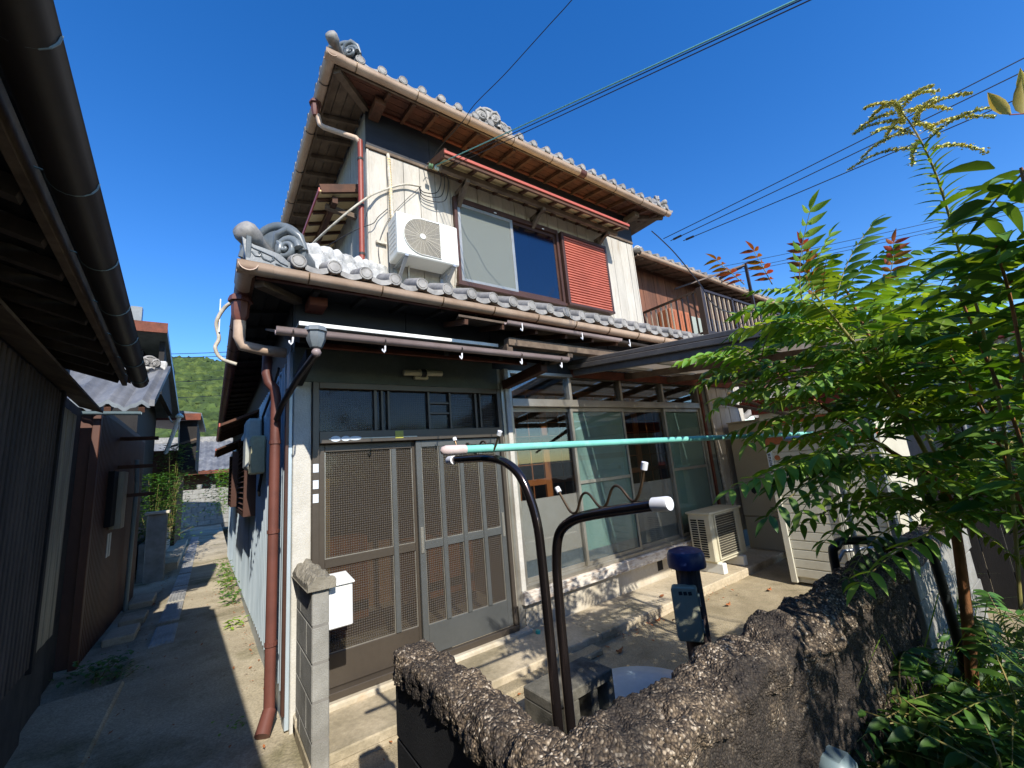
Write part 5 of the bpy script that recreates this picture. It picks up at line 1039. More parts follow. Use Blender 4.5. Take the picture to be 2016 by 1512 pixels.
# ================================================================== LEFT SIDE OF THE ALLEY
mat('batten_wood', lin(88, 76, 67), lin(62, 54, 48), rough=.8, scale=4, st=(1, 1, .3), bump=.2, rnd=.15)
LB = thing('dark_house', (-1.45, 0, 0), 'dark weathered house with ribbed screen and wide eave gutter overhanging the alley', 'house', rz=R(2.7), local=True)
def L(g, name, m, parent=None, **k): return g.obj(name, m, parent or LB, **k)
L(G().box(-3, -8, -.2, -.02, 1.45, 2.8), 'core', 'black_wood')
L(G().box(-.02, -8, -.2, .03, 1.20, .50), 'base_wall', 'block_dark', bev=.01)
for k in range(60): L(G().box(.0, 1.06-.09*k, .5, .048, 1.11-.09*k, 2.44), 'batten', 'batten_wood', bev=.004)
L(G().box(-.02, -8, .5, .0, 1.2, 2.46), 'screen_back', 'black_wood')
L(G().box(-.01, 1.12, .46, .06, 1.2, 2.46), 'post', 'black_wood', bev=.004)
for k in range(6): L(G().box(.0, 1.21+.125*k, .52, .02+.004*(k % 2), 1.332+.125*k, 2.38), 'plank', 'plank_pale', bev=.003)
L(G().box(-.3, 1.22, -.2, -.005, 1.98, .50), 'sill_wall', 'block_dark')
for k in range(9): L(G().box(-.018, 1.30-.3*k, 2.48, .004+.003*(k % 2), 1.595-.3*k, 2.85), 'upper_board', 'black_board', bev=.003)
L(G().add([(.0,-8,2.5),(.0,2.2,2.5),(.17,2.2,2.44),(.17,-8,2.44),(.0,-8,2.52),(.0,2.2,2.52),(.17,2.2,2.46),(.17,-8,2.46)], [(0,1,2,3),(7,6,5,4),(4,5,1,0),(5,6,2,1),(6,7,3,2),(7,4,0,3)]), 'pent_board', 'wood_grey')
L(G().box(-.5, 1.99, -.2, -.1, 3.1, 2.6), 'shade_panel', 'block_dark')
L(G().box(-.1, 2.02, .0, -.085, 2.5, 2.2), 'door_board', 'black_wood')
gx, gzz = .55, 2.55
LGT = L(G().sweep(half(.055), (gx-.055, -8, gzz+.03), (gx-.055, 1.12, gzz)), 'gutter', 'gutter_dark', smooth=50)
for k in range(16):
    y = .9-.55*k; pts = [(gx-.055+.058*math.cos(math.pi+math.pi*i/9), y, gzz+.003*k+.058*math.sin(math.pi+math.pi*i/9)) for i in range(10)]
    L(G().tube([(gx-.3, y, gzz+.06), (gx-.14, y, gzz+.02)]+pts, .0035, 5), 'gutter_hanger', 'pvc_grey', LGT)
L(G().box(gx-.165, -8, gzz-.04, gx-.135, 1.12, gzz+.05), 'fascia', 'wood_grey', bev=.003)
for k in range(5): L(G().box(gx-.24-.11*k, -8, gzz+.03+.03*k, gx-.14-.11*k, 1.1, gzz+.045+.03*k), 'soffit_board', 'black_wood')
for k in range(30): L(G().bar((gx-.17, .95-.3*k, gzz-.02), (-.02, .95-.3*k, gzz+.11), .05, .06), 'rafter', 'batten_wood')
def lroof(u, v):
    x = gx-.06-2.4*v; y = 1.2-9.2*u; return (x, y, gzz+.07+(gx-x)*.42+.028*math.cos(y/.24*2*math.pi))
o = L(G().grid(lroof, 240, 4), 'roof_tiles', 'tile_far', smooth=60); o['kind'] = 'stuff'
L(G().add([(gx-.12,1.19,gzz+.0),(gx-2.4,1.19,gzz+.95),(gx-2.4,1.19,gzz+1.05),(gx-.12,1.19,gzz+.1),(gx-.12,1.22,gzz+.0),(gx-2.4,1.22,gzz+.95),(gx-2.4,1.22,gzz+1.05),(gx-.12,1.22,gzz+.1)], [(0,1,2,3),(7,6,5,4),(4,5,1,0),(5,6,2,1),(6,7,3,2),(7,4,0,3)]), 'verge_board', 'wood_brown')
# second house on the left, brown ribbed siding and small tiled roof
B2 = thing('brown_house', (-2.4, 5, 0), 'brown ribbed metal house with pale wavy roof tiles facing the alley entrance', 'house')
G().box(-4, 3.32, -.3, -1.58, 7.6, 2.7).obj('core', 'siding_brown', B2)
for k in range(50): G().box(-1.579, 3.36+.082*k, -.2, -1.565, 3.41+.082*k, 2.62).obj('rib', 'siding_brown', B2)
G().box(-1.62, 3.2, -.2, -1.55, 3.31, 2.62).obj('corner_post', 'siding_brown', B2, bev=.006)
def r2(u, v):
    x = -4+2.88*u; y = 3.12+1.75*v; return (x, y, 2.69+.48*(y-3.12)+.05*math.cos(x/.30*2*math.pi)**3)
def saw(u, v):
    p = r2(u, v); return (p[0], p[1], p[2]+.02*((v*7) % 1))
G().grid(saw, 110, 14).obj('tile_field', 'tile_far', B2, smooth=60)['kind'] = 'stuff'
def r2e(u, v):
    x = -4+2.88*u; return (x, 3.118, 2.69+.05*math.cos(x/.30*2*math.pi)**3-.05*v)
G().grid(r2e, 110, 1).obj('eave_edge', 'tile_dark', B2, smooth=60)
G().add([(-1.13,3.10,2.66),(-1.13,4.9,3.52),(-1.13,4.9,3.60),(-1.13,3.10,2.74),(-1.08,3.10,2.66),(-1.08,4.9,3.52),(-1.08,4.9,3.60),(-1.08,3.10,2.74)], [(3,2,1,0),(4,5,6,7),(0,1,5,4),(1,2,6,5),(2,3,7,6),(3,0,4,7)]).obj('verge', 'tile_far', B2)
G().box(-4, 4.82, 3.5, -1.12, 4.95, 3.66).obj('ridge', 'mortar_white', B2, bev=.02)
oni(B2, (-1.3, 4.6, 3.5), (.5, -1, 0), .6, False, 'tile_grey')
for x in (-1.2, -1.5, -1.8): G().bar((x, 3.15, 2.62), (x, 4.9, 3.45), .06, .06).obj('rafter', 'wood_brown', B2)
G().sweep(half(.035), (-2.6, 3.08, 2.585), (-1.19, 3.08, 2.58)).obj('gutter', 'pvc_grey', B2, smooth=50)
G().bar((-1.14, 4.85, 1.7), (-1.14, 4.85, 3.4), .05, .05).obj('prop', 'wood_brown', B2)
for z in (1.6, 2.0, 2.4): G().box(-1.56, 4.6, z, -1.14, 4.66, z+.05).obj('shelf_rail', 'wood_brown', B2)
G().tube([(-1.50, 5.9, 2.2), (-1.48, 5.95, 1.8), (-1.5, 5.95, -.15)], .03, 10).obj('downspout', 'pvc_grey', B2, smooth=60)
MT = thing('meter_box', (-1.5, 4.4, 1.4), 'weathered box with open flap and small paper notices on the brown ribbed wall', 'box')
G().box(-1.56, 4.0, 1.25, -1.50, 4.3, 1.95).obj('box_body', 'dark_void', MT)
G().box(-1.56, 4.32, 1.2, -1.44, 4.62, 1.95).obj('flap', 'plank_pale', MT, bev=.004)
for y in (4.35, 4.5): G().box(-1.566, y, .85, -1.558, y+.1, 1.15).obj('paper', 'kick_alu', MT)
# concrete gate pillar with garden behind
GP = thing('alley_pillar', (-1.4, 9, -.2), 'grey concrete gatepost with flat cap beside the shrubs in the alley', 'pillar')
G().box(-1.58, 8.9, -.35, -1.24, 9.2, 1.18).obj('pillar_body', 'block_grey', GP, bev=.01); G().box(-1.62, 8.86, 1.182, -1.2, 9.24, 1.24).obj('cap', 'concrete_pale', GP, bev=.006)
GW = thing('alley_wall', (-1.5, 12, -.2), 'low grey garden wall running back along the alley beyond the gatepost', 'wall')
for k in range(12): G().box(-1.72, 9.3+.95*k, -.35, -1.45, 10.24+.95*k, .55).obj('block', 'block_grey', GW, bev=.008)
G().box(-1.45, 10.0, -.35, -1.05, 16, -.02).obj('kerb', 'concrete', label='long raised concrete kerb along the left of the alley', cat='kerb', bev=.012)
# third and fourth houses down the alley
B3 = thing('tall_house', (-3, 9.5, 0), 'tall dark house with brown fascia rising behind the pale-tiled roof', 'house')
G().box(-4.5, 9.2, -.3, -1.9, 13, 5.0).obj('wall', 'black_wood', B3)
G().add([(-4.5,8.6,5.35),(-1.45,8.6,5.30),(-1.35,13,3.9),(-4.5,13,3.9),(-4.5,8.6,5.5),(-1.45,8.6,5.45),(-1.35,13,4.05),(-4.5,13,4.05)], [(3,2,1,0),(4,5,6,7),(0,1,5,4),(1,2,6,5),(2,3,7,6),(3,0,4,7)]).obj('roof', 'tile_dark', B3)
G().box(-4.5, 8.56, 5.26, -1.44, 8.6, 5.5).obj('fascia', 'wood_red', B3); G().box(-1.6, 9.0, 3.9, -1.5, 12.5, 5.25).obj('verge_wall', 'black_wood', B3)
G().box(-2.15, 8.9, 5.5, -1.95, 9.1, 5.95).obj('vent_pipe', 'tile_dark', B3)
B4 = thing('dark_gable_house', (-1.6, 14, 0), 'dark low house with blue-black roof and copper-brown fascia down the alley', 'house')
G().box(-3.5, 14.3, -.3, -1.35, 18, 3.0).obj('wall', 'wood_brown', B4)
G().add([(-3.5,13.2,4.35),(-.80,13.2,3.98),(-.72,18,3.98),(-3.5,18,4.35),(-3.5,13.2,4.45),(-.80,13.2,4.08),(-.72,18,4.08),(-3.5,18,4.45)], [(3,2,1,0),(4,5,6,7),(0,1,5,4),(1,2,6,5),(2,3,7,6),(3,0,4,7)]).obj('roof', 'tile_dark', B4)
G().box(-3.5, 13.16, 3.85, -.82, 13.2, 4.06).obj('fascia', 'wood_red', B4); G().box(-1.35, 13.4, 2.3, -.9, 18, 3.85).obj('overhang_wall', 'black_wood', B4)
G().bar((-1.6, 13.22, 3.0), (-.9, 13.22, 3.25), .06, .06).obj('brace', 'wood_grey', B4)
AP = thing('service_mast', (-1.4, 9.5, 2.5), 'slanting white service mast with porcelain head and looped cables over the alley', 'mast')
a, b = at(326, 893, 12.0), at(353, 822, 12.0); G().cyl(a, b, .05, 8).obj('mast_pole', 'white_paint', AP, smooth=60); G().lathe([(.09, 0), (.1, .05), (.03, .12), (.001, .13)], b, 12).obj('head', 'porcelain', AP, smooth=50)
G().tube(catmull([b, at(340, 832, 12), at(332, 820, 12)]), .02, 6).obj('cable', 'cable_white', AP); G().tube(catmull([b, at(352, 850, 12), at(350, 880, 12), at(342, 885, 12)]), .015, 6).obj('cable', 'cable_white', AP)
# end of the alley
EW = thing('end_wall', (-.7, 22, 0), 'grey block wall closing the far end of the alley', 'wall')
for k in range(8):
    for j in range(10): G().box(-2.9+.5*j-(.25 if k % 2 else 0)+.012, 22, .02+.21*k, -2.9+.5*j+.488-(.25 if k % 2 else 0), 22.15, .218+.21*k).obj('block', 'block_grey', EW)
G().box(-3.2, 22.03, -.2, 2.2, 22.13, 1.70).obj('mortar_core', 'mortar', EW)
EH = thing('end_house', (-.5, 25, 0), 'house with grey tiled roof behind the wall at the end of the alley', 'house')
G().box(-3.5, 24.4, -.2, 3.5, 29, 2.7).obj('wall', 'wood_brown', EH)
G().box(-3.8, 23.45, 2.45, 3.8, 23.55, 2.62).obj('fascia', 'wood_red', EH)
for r_ in range(13):
    for k in range(26): 
        x = -3.6+.28*k
        if -1.7 < x < .6: link('roof_tile', bpy.data.meshes.get('roof_tile') or G().grid(lambda u, v: (.28*u, .34*v, .03*math.cos(u*2*math.pi)-.03*(1-v)+.03), 6, 1).mesh('roof_tile', 'tile_far', 60), EH, (x, 23.5+.27*r_, 2.63+.14*r_), (R(27), 0, 0))
G().add([(-3.8,23.5,2.58),(3.8,23.5,2.58),(3.8,27.1,4.46),(-3.8,27.1,4.46)], [(0,1,2,3)]).obj('roof_deck', 'tile_far', EH); G().box(-3.8, 26.95, 4.4, 3.8, 27.2, 4.72).obj('ridge', 'tile_grey', EH)
for x, hh in ((-.9, .22), (-.35, .18)): G().lathe([(.09, 0), (.12, hh), (.11, hh), (.001, hh*.8)], (x, 22.08, 1.70), 10).obj('flower_pot', 'block_grey', smooth=40, label='small grey pot standing on the alley end wall', cat='pot', group='pots on the end wall')
# drain covers and slabs in the alley floor
for k, (y, L_) in enumerate(((3.15, .95), (4.35, 1.3), (5.75, 1.5), (7.35, 1.6), (9.1, 1.6), (10.8, 1.8), (12.7, 2.0), (14.9, 2.2))):
    x = -.87-.0*y
    D = thing('drain_cover', (x, y, gz(y)), 'ribbed grey metal drain cover set in the alley floor', 'drain cover', 'drain covers along the alley')
    z = gz(y+L_/2)+.02; s = (gz(y+L_)-gz(y))
    G().add([(x-.11,y,z-s/2),(x+.11,y,z-s/2),(x+.11,y+L_,z+s/2),(x-.11,y+L_,z+s/2),(x-.11,y,z-s/2-.05),(x+.11,y,z-s/2-.05),(x+.11,y+L_,z+s/2-.05),(x-.11,y+L_,z+s/2-.05)], [(0,1,2,3),(4,5,1,0),(1,5,6,2),(3,7,4,0),(2,6,7,3)]).obj('plate', 'drain_grate', D)
    for j in range(5): G().bar((x-.085+.042*j, y+.03, z-s/2+.004), (x-.085+.042*j, y+L_-.03, z+s/2+.004), .014, .012).obj('rib', 'drain_grate', D)
for k, (x, y, w_, d_) in enumerate(((-1.32, 3.9, .3, .55), (-1.30, 4.8, .28, .5), (-1.33, 6.1, .3, .7))): G().box(x-w_/2, y, gz(y)-.08, x+w_/2, y+d_, gz(y)+.05).obj('stepping_slab', 'concrete', bev=.012, label='rectangular concrete slab lying along the brown ribbed wall', cat='slab', group='slabs by the brown wall')
# sloping concrete plate in the near left corner
G().add([(-1.55,-1.2,.03),(-1.08,-1.2,.0),(-1.05,2.1,-.02),(-1.55,1.9,.02),(-1.55,-1.2,-.2),(-1.08,-1.2,-.2),(-1.05,2.1,-.2),(-1.55,1.9,-.2)], [(0,1,2,3),(4,5,1,0),(1,5,6,2),(3,7,4,0),(2,6,7,3)]).obj('doorstep', 'concrete_alley', bev=.015, label='dark concrete doorstep slab below the ribbed screen wall', cat='slab')
# ================================================================== PLANTS
def leaflet(g, base, d, nrm, L_, W, droop=.25, fold=.35):
    d = d.normalized(); sd_ = d.cross(nrm).normalized(); n_ = sd_.cross(d)
    row = []
    for t, wv in ((0, .12), (.2, .8), (.42, 1), (.66, .78), (.86, .36), (1, .02)):
        c = base+d*L_*t-n_*(droop*L_*t*t); e = W*wv/2
        row.append((c-sd_*e+n_*e*fold, c, c+sd_*e+n_*e*fold))
    vs = [p for r_ in row for p in r_]; fs = []
    for i in range(len(row)-1):
        a = 3*i; fs += [(a, a+1, a+4, a+3), (a+1, a+2, a+5, a+4)]
    g.add(vs, fs)
def pinnate(seed, L_=.4, pairs=8, ll=.098, lw=.035, m='leaf_green', droop=.3, name='leaf'):
    rn = random.Random(seed); g = G(); st_ = G(); U = Vector((0, 0, 1)); pts = []
    for i in range(9):
        t = i/8; pts.append(Vector((.03*L_*math.sin(t*3+seed), L_*t, -droop*L_*t*t)))
    def P(t):
        k = min(7, int(t*8)); return pts[k].lerp(pts[k+1], t*8-k), (pts[k+1]-pts[k]).normalized()
    for i in range(pairs):
        t = .16+.82*i/(pairs-1); p, d = P(t); sz = (1-.35*abs(t-.45))*(1+rn.uniform(-.1, .1))
        for sx in (-1, 1):
            dd = (d*.42+Vector((sx, 0, 0))*.95+U*rn.uniform(-.42, -.02)).normalized()
            leaflet(g, p, dd, (U+Vector((sx*.2, 0, 0))+Vector((rn.uniform(-.25, .25), rn.uniform(-.25, .25), 0))).normalized(), ll*sz, lw*sz, rn.uniform(.1, .4))
    p, d = P(1); leaflet(g, p, d, U, ll*.9, lw*.9)
    n0 = len(g.f); g.tube(pts, [.0028-.0016*i/8 for i in range(9)], 4)
    me = g.mesh(name, m, 60); me.materials.append(MATS['stem_green'])
    for k, poly in enumerate(me.polygons):
        if k >= n0: poly.material_index = 1
    return me
def orient(d, up=Vector((0, 0, 1)), roll=0):
    y = Vector(d).normalized(); x = y.cross(up)
    if x.length < .01: x = Vector((1, 0, 0))
    x.normalize(); z = x.cross(y); M = Matrix((x, y, z)).transposed()
    return (M.to_4x4() @ Matrix.Rotation(roll, 4, 'Y')).to_euler()
VG = [pinnate(i, .36+.05*(i % 3), 7+i % 3) for i in range(5)]
VD = [pinnate(i+20, .36+.05*(i % 3), 8+i % 2, .09, .032, 'leaf_dark', .35) for i in range(4)]
VY = [pinnate(i+40, .22, 6, .08, .026, 'leaf_young', -.1) for i in range(2)]
VL = [pinnate(i+60, .36, 8, .092, .032, 'leaf_light', .3) for i in range(2)]
rn = random.Random(11)
TR = thing('tree', tuple(at(1925, 1480, 1.9)), 'young leafy tree with reddish trunk and feather-like compound leaves overhanging the wall', 'tree')
trunk = [at(*p) for p in ((1932, 1620, 1.92), (1920, 1450, 1.9), (1908, 1260, 1.87), (1884, 1060, 1.85), (1858, 960, 1.85))]
TK_ = G().tube(catmull(trunk, 6), [.027-.010*i/24 for i in range(25)], 10).obj('trunk', 'bark', TR, smooth=60)
BR = [[(1858, 960, 1.85), (1800, 850, 1.8), (1730, 740, 1.75), (1665, 655, 1.7), (1600, 575, 1.7)],
      [(1850, 945, 1.85), (1740, 880, 1.95), (1620, 800, 2.0), (1530, 735, 2.05), (1470, 690, 2.1)],
      [(1862, 930, 1.85), (1872, 800, 1.8), (1880, 690, 1.75), (1850, 590, 1.7)],
      [(1862, 950, 1.85), (1930, 850, 1.7), (1990, 740, 1.6), (2040, 640, 1.55)],
      [(1856, 965, 1.85), (1770, 915, 1.75), (1700, 905, 1.66), (1650, 900, 1.62)],
      [(1870, 990, 1.85), (1950, 950, 1.7), (2020, 930, 1.6)],
      [(1860, 930, 1.85), (1800, 800, 2.2), (1740, 690, 2.4), (1670, 610, 2.5)],
      [(1800, 850, 1.8), (1760, 760, 1.95), (1700, 640, 2.0), (1650, 540, 2.0)],
      [(1876, 1030, 1.85), (1800, 985, 1.8), (1730, 975, 1.72)], [(1880, 1040, 1.85), (1960, 1010, 1.75), (2040, 1020, 1.65)], [(1864, 950, 1.85), (1930, 900, 2.0), (2010, 860, 2.1)]]
lv_i = 0
def put_leaf(me, parent, p, d, s=1, roll=0):
    link('leaf', me, parent, p, orient(d, roll=roll), scale=(s, s, s))
for bi, b in enumerate(BR):
    pts = catmull([at(*p) for p in b], 6); k = len(pts)
    G().tube(pts, [.0115-.0075*i/(k-1) for i in range(k)], 7).obj('branch', 'bark' if bi % 2 else 'stem_green', TR, smooth=60)
    n_ = (36, 38, 28, 26, 18, 16, 32, 30, 10, 14, 18)[bi]
    for j in range(n_):
        t = .22+.78*(j+.5)/n_; x_ = t*(k-1); i0 = min(k-2, int(x_)); p = pts[i0].lerp(pts[i0+1], x_-i0); bd = (pts[i0+1]-pts[i0]).normalized()
        a = 2.4*j+bi; d = Vector((math.cos(a), math.sin(a), rn.uniform(-.15, .3)))+bd*.5
        d -= Vector((0, 0, .0))
        me = rn.choice(VG+VG+VD+VL) if j < n_-2 else rn.choice(VG+VL)
        put_leaf(me, TR, p, d, rn.uniform(.75, 1.1)*(1 if t < .9 else .8), rn.uniform(-.4, .4))
# upright young shoots at the crown's top
for (p, q, dpt, s) in (((1585, 600), (1555, 450), 1.7, .85), ((1640, 600), (1665, 450), 1.7, .85), ((1600, 590), (1590, 470), 1.72, .6)):
    a, b = at(*p, dpt), at(*q, dpt); put_leaf(VG[1], TR, a, b-a, s, .6)
for (p, q) in (((1590, 560), (1560, 440)), ((1750, 560), (1760, 500)), ((1465, 560), (1410, 520)), ((1520, 560), (1480, 500)), ((1600, 590), (1600, 520))):
    a, b = at(*p, 1.72), at(*q, 1.68); put_leaf(rn.choice(VY), TR, a, b-a, .75, rn.uniform(-.5, .5))
# hand-placed sprays along the crown's lower left edge
for (p, q, dpt, m_) in (((1700, 905), (1500, 935), 1.62, VD), ((1690, 890), (1480, 880), 1.68, VG), ((1780, 980), (1620, 985), 1.62, VD), ((1760, 1040), (1640, 1100), 1.6, VD), ((1860, 1040), (1650, 1085), 1.5, VL), ((1870, 1020), (1990, 1060), 1.45, VG), ((1600, 800), (1440, 830), 1.9, VG), ((1520, 730), (1390, 660), 2.0, VL), ((1530, 740), (1400, 760), 2.0, VG), ((1660, 650), (1480, 600), 1.7, VG), ((1620, 600), (1450, 560), 1.75, VL), ((1700, 700), (1560, 720), 1.6, VG), ((1750, 800), (1600, 840), 1.6, VG)):
    a, b = at(*p, dpt), at(*q, dpt-.05); put_leaf(rn.choice(m_), TR, a, b-a, (b-a).length/.40, rn.uniform(-.3, .3))
# ---- broad-leaved shrub at the right edge
VS = []
for i in range(3):
    g = G(); leaflet(g, Vector((0, 0, 0)), Vector((0, 1, 0)), Vector((0, 0, 1)), .115, .042, .25+.15*i, .45); VS.append(g.mesh('leaf', ('leaf_dark', 'leaf_green', 'leaf_dark')[i], 60))
gy_ = G(); leaflet(gy_, Vector((0, 0, 0)), Vector((0, 1, 0)), Vector((0, 0, 1)), .11, .034, .2, .5); VYL = gy_.mesh('leaf', 'leaf_yellow', 60)
SB2 = thing('shrub', (1.6, -3.6, -.05), 'glossy broad-leaved shrub with arching stems crowding the tree from the right', 'shrub')
stems = [[(2150, 1500, 1.2), (2060, 1000, 1.15), (2000, 640, 1.1), (1960, 480, 1.05)], [(2200, 1500, 1.1), (2100, 900, 1.05), (2040, 500, 1.0), (2010, 330, 1.0)], [(2150, 1400, 1.3), (2020, 900, 1.3), (1930, 680, 1.3), (1880, 560, 1.3)],
         [(2250, 1400, 1.2), (2120, 800, 1.1), (2060, 520, 1.1), (1985, 560, 1.1)], [(2120, 1500, 1.4), (2010, 1000, 1.4), (1930, 800, 1.4), (1870, 700, 1.4)]]
for si, b in enumerate(stems):
    pts = catmull([at(*p) for p in b], 6); k = len(pts); G().tube(pts, [.006-.003*i/(k-1) for i in range(k)], 6).obj('stem', 'bark', SB2, smooth=60)
    for j in range(60):
        t = .3+.7*j/59; x_ = t*(k-1); i0 = min(k-2, int(x_)); p = pts[i0].lerp(pts[i0+1], x_-i0); a = 2.4*j+si*1.3
        d = Vector((math.cos(a), math.sin(a), rn.uniform(-.1, .7))); q = p+d.normalized()*rn.uniform(.01, .09)
        link('leaf', rn.choice(VS), SB2, q, orient(d, roll=rn.uniform(-.7, .7)), scale=(1, 1, 1) if rn.random() < .6 else (.75, .75, .75))
for (p, q) in (((1990, 225), (1945, 188)), ((2016, 225), (1995, 155)), ((2030, 200), (2005, 150))):
    a, b = at(*p, 1.0), at(*q, 1.0); link('leaf', VYL, SB2, a, orient(b-a, roll=.6), scale=(.75, .75, .75))
G().tube([at(1988, 226, 1.0), at(2040, 222, 1.0), at(2100, 330, 1.0)], .0015, 5).obj('stem', 'stem_pink', SB2)
# shrub mass beyond the frame that dapples the wall
SB3 = thing('shrub', (1.5, -4.1, -.05), 'dense dark leafy bush standing in front of the crusted wall', 'shrub')
for j in range(290):
    p = Vector((rn.uniform(.8, 2.9), rn.uniform(-4.7, -3.5), rn.uniform(.5, 2.3))); 
    if p.x < 1.0 and p.y > -3.8: continue
    a = rn.random()*6.28; put_leaf(rn.choice(VD), SB3, p, Vector((math.cos(a), math.sin(a), rn.uniform(-.3, .3))), rn.uniform(.8, 1.15), rn.uniform(-.5, .5))
for (x, y) in ((1.6, -4.1), (2.2, -3.9), (2.5, -4.4)): G().tube([(x, y, -.1), (x+.05, y+.05, .9), (x-.05, y+.1, 1.9)], [.02, .014, .006], 7).obj('stem', 'bark', SB3, smooth=60)
# ---- goldenrod
GR = thing('goldenrod', tuple(at(1990, 1100, 1.35)), 'tall goldenrod with drooping yellow flower plume above the shrub leaves', 'plant')
gp = catmull([at(*p) for p in ((2010, 1200, 1.4), (1985, 900, 1.35), (1935, 650, 1.3), (1890, 500, 1.28), (1845, 350, 1.26), (1800, 255, 1.25), (1760, 205, 1.25))], 8); k = len(gp)
G().tube(gp, [.0055-.004*i/(k-1) for i in range(k)], 6).obj('stem', 'stem_green', GR, smooth=60)
lm = []
for i in range(2):
    g = G(); leaflet(g, Vector((0, 0, 0)), Vector((0, 1, 0)), Vector((0, 0, 1)), .085, .014, .3, .4); lm.append(g.mesh('leaf', ('leaf_green', 'leaf_light')[i], 60))
for j in range(70):
    t = .42+.36*j/70; x_ = t*(k-1); i0 = int(x_); p = gp[i0].lerp(gp[i0+1], x_-i0); bd = (gp[i0+1]-gp[i0]).normalized(); a = 2.4*j
    o1 = bd.orthogonal().normalized(); o2 = bd.cross(o1); d = o1*math.cos(a)+o2*math.sin(a)+bd*.7
    link('leaf', lm[j % 2], GR, p, orient(d), scale=(1-.4*(t-.42)/.36,)*3)
for j in range(20):
    t = .74+.26*j/19; x_ = min(k-1.001, t*(k-1)); i0 = int(x_); p = gp[i0].lerp(gp[i0+1], x_-i0); a = 2.4*j
    side = CR*math.cos(a)+_f*math.sin(a); L_ = .165*(1.12-.6*(t-.74)/.26)
    pts = [p+side*L_*s+Vector((0, 0, 1))*(.10*s-.10*s*s)*L_/.1*.6 for s in [i/8 for i in range(9)]]
    PLm = G().tube(pts, .0009, 4).obj('plume_stalk', 'stem_green', GR)
    fl = G(); rf = random.Random(j)
    for q in range(320):
        s = .12+.88*rf.random(); i1 = min(7, int(s*8)); c = pts[i1].lerp(pts[i1+1], s*8-i1)+Vector((rf.gauss(0, .0035), rf.gauss(0, .0035), rf.uniform(-.002, .010)*(1.1-s)))
        e = rf.uniform(.0018, .0042); v1 = Vector((rf.uniform(-1, 1), rf.uniform(-1, 1), rf.uniform(-1, 1))).normalized()*e; v2 = v1.orthogonal()
        fl.add([c-v1, c+v2, c+v1, c-v2], [(0, 1, 2, 3)])
    fo = fl.obj('florets', 'flower_yellow', PLm); fo['kind'] = 'stuff'
# ---- low growth at the foot of the wall
for i, (px_, py_, dp_, n_, lab) in enumerate(((1760, 1330, 1.6, 22, 'low fern-like seedling with long paired leaflets below the grey pipe'), (1900, 1430, 1.5, 26, 'dense dark seedling clump at the foot of the tree trunk'), (1720, 1480, 1.45, 26, 'dark shaded seedling clump at the foot of the crusted wall'), (1985, 1330, 1.5, 24, 'leafy seedling clump growing to the right of the tree trunk'), (1850, 1500, 1.35, 24, 'shaded seedling clump growing in front of the tree trunk'), (1690, 1400, 1.55, 20, 'dark seedling clump close against the crusted wall face'), (1965, 1190, 2.3, 26, 'tall seedling clump in front of the dark board fence'), (2020, 1260, 1.9, 24, 'seedling clump between the tree trunk and the dark board fence'), (1960, 1470, 1.25, 22, 'seedling clump spreading in the deep shade beside the bush'))):
    c = at(px_, py_, dp_); root = thing('seedling', (c.x, c.y, -.06), lab, 'plant', 'seedlings below the wall')
    top = Vector((c.x, c.y, c.z-.02)); G().tube([(c.x, c.y, -.08), tuple(c.lerp(Vector((c.x, c.y, -.06)), .5)+Vector((.01, 0, 0))), tuple(top)], [.008, .006, .003], 6).obj('stem', 'stem_green', root)
    for j in range(n_):
        a = 2.4*j; z = -.02+(top.z+.02)*(.35+.65*j/n_); put_leaf(rn.choice(VD), root, (c.x, c.y, z), Vector((math.cos(a), math.sin(a), rn.uniform(.0, .6))), rn.uniform(.8, 1.2), rn.uniform(-.4, .4))
def blades(g, c, n_, h, spread, rn_, w_=.006):
    for j in range(n_):
        a = rn_.random()*6.28; d = Vector((math.cos(a), math.sin(a), 0)); hh = h*rn_.uniform(.5, 1.1); b = Vector(c)+Vector((rn_.gauss(0, spread*.4), rn_.gauss(0, spread*.4), 0)); s_ = Vector((-d.y, d.x, 0))*w_*rn_.uniform(.5, 1)
        q = [b, b+d*hh*.15+Vector((0, 0, hh*.5)), b+d*hh*.45+Vector((0, 0, hh*.85)), b+d*hh*.85+Vector((0, 0, hh*.8))]
        vs = []
        for i, p in enumerate(q): e = s_*(1-i/3.05); vs += [p-e, p+e]
        g.add(vs, [(2*i, 2*i+1, 2*i+3, 2*i+2) for i in range(3)])
g = G(); r3 = random.Random(5)
for (px_, py_) in ((1820, 1240), (1850, 1260), (1790, 1290), (1880, 1290), (1940, 1250), (1840, 1330), (1780, 1200)):
    c = at(px_, py_, 2.0); blades(g, (c.x, c.y, -.06), 45, max(.2, c.z+.25), .14, r3)
g.obj('grass', 'leaf_light', kind='stuff')
g = G()
for i in range(420):
    c = Vector((r3.uniform(.3, 4), r3.uniform(-5, -2.85), -.05)); blades(g, c, 3, .16, .05, r3, .005)
g.obj('grass', 'leaf_dark', kind='stuff')
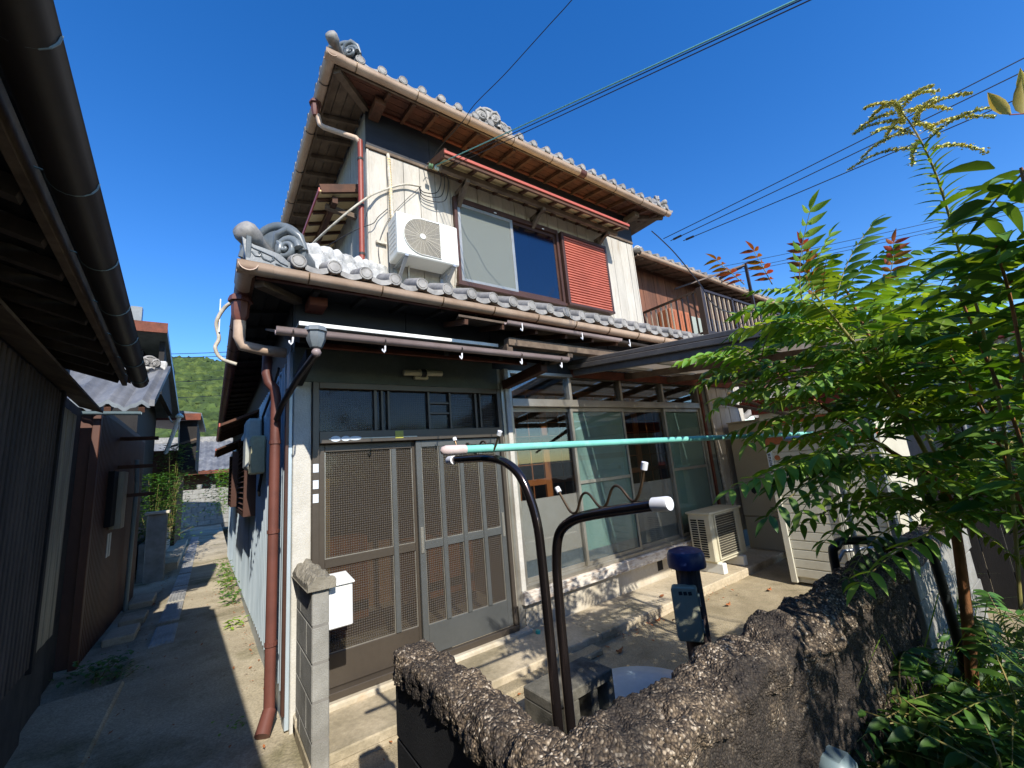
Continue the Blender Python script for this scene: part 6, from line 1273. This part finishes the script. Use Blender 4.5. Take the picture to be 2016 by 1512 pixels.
# weeds along the house wall and in the alley, shrubs by the far gatepost
def clump(name, c, n_, r_, h, m_, lab, cat, group=None, ls=.05, lw=.022):
    root = thing(name, tuple(c), lab, cat, group); g = G(); rr_ = random.Random(int(c[1]*100)); st2 = G()
    for j in range(n_):
        a = rr_.random()*6.28; q = Vector(c)+Vector((rr_.gauss(0, r_*.5), rr_.gauss(0, r_*.5), h*rr_.random()**.8)); d = Vector((math.cos(a), math.sin(a), rr_.uniform(-.2, .6)))
        leaflet(g, q, d, Vector((0, 0, 1)), ls*rr_.uniform(.6, 1.2), lw*rr_.uniform(.7, 1.2))
        if j % 40 == 0: st2.tube([Vector(c)+Vector((rr_.gauss(0, .02), rr_.gauss(0, .02), -.03)), q], .003, 4)
    st2.obj('stem', 'stem_green', root); o = g.obj('foliage', m_, root, smooth=60); o['kind'] = 'stuff'
for i, (y, n_, h) in enumerate(((7.6, 60, .35), (6.8, 50, .3), (6.0, 40, .22), (5.2, 40, .25), (4.6, 30, .2), (3.2, 18, .12))):
    clump('weed', (-.16, y, gz(y)), n_, .14, h, 'leaf_light', 'bright green weed growing at the foot of the metal-clad side wall', 'weed', 'weeds along the side wall', .09, .045)
clump('weed', (-.28, .42, -.03), 14, .12, .03, 'leaf_light', 'tiny green weed on the mossy concrete by the downspout foot', 'weed', None, .03, .02)
clump('weed', (-1.28, 2.55, -.05), 130, .3, .12, 'leaf_dark', 'dark green creeping weed in the shade by the plank wall', 'weed', None, .06, .04)
clump('weed', (-1.12, 2.3, -.06), 60, .18, .06, 'leaf_dark', 'small mossy weed beside the dark doorstep slab', 'weed', None, .04, .02)
clump('bush', (-1.55, 10.0, .4), 1500, .55, 1.7, 'leaf_dark', 'green shrub growing over the wall behind the concrete gatepost', 'shrub', None, .1, .055)
clump('bush', (-1.35, 12.2, .4), 600, .5, 2.6, 'leaf_dark', 'taller dark shrub rising beside the white service mast', 'shrub', None, .12, .06)
clump('vine', (-.15, 17.5, .6), 500, .5, 1.8, 'leaf_light', 'yellow-green vine hanging at the far end of the side wall', 'vine', None, .14, .08)

# leaf litter and grit swept against the wall feet
lg = G(); rl = random.Random(21)
for i in range(520):
    m_ = i % 4
    if m_ == 0: x, y = -.04-abs(rl.gauss(0, .06)), rl.uniform(.2, 10)
    elif m_ == 1: x, y = -1.12-abs(rl.gauss(0, .09)), rl.uniform(1.5, 10)
    elif m_ == 2: x, y = rl.uniform(-1.1, -.05), rl.uniform(-1, 9)
    else: x, y = rl.uniform(.3, 4.5), -.57-abs(rl.gauss(0, .12))
    z = gz(y)+.016 if x < .02 else -.012
    if x < -1.12: z -= .03
    e = rl.uniform(.006, .022); a = rl.random()*6.28; v1 = Vector((math.cos(a), math.sin(a), rl.uniform(-.3, .5)))*e; v2 = Vector((-math.sin(a), math.cos(a), rl.uniform(-.4, .4)))*e*.5
    c_ = Vector((x, y, z+.004)); lg.add([c_-v1, c_+v2+Vector((0, 0, .003)), c_+v1, c_-v2+Vector((0, 0, .002))], [(0, 1, 2, 3)])
lg.obj('leaf_litter', 'dead_leaf', kind='stuff')
for o in bpy.data.objects:
    if '_loc' in o: del o['_loc']
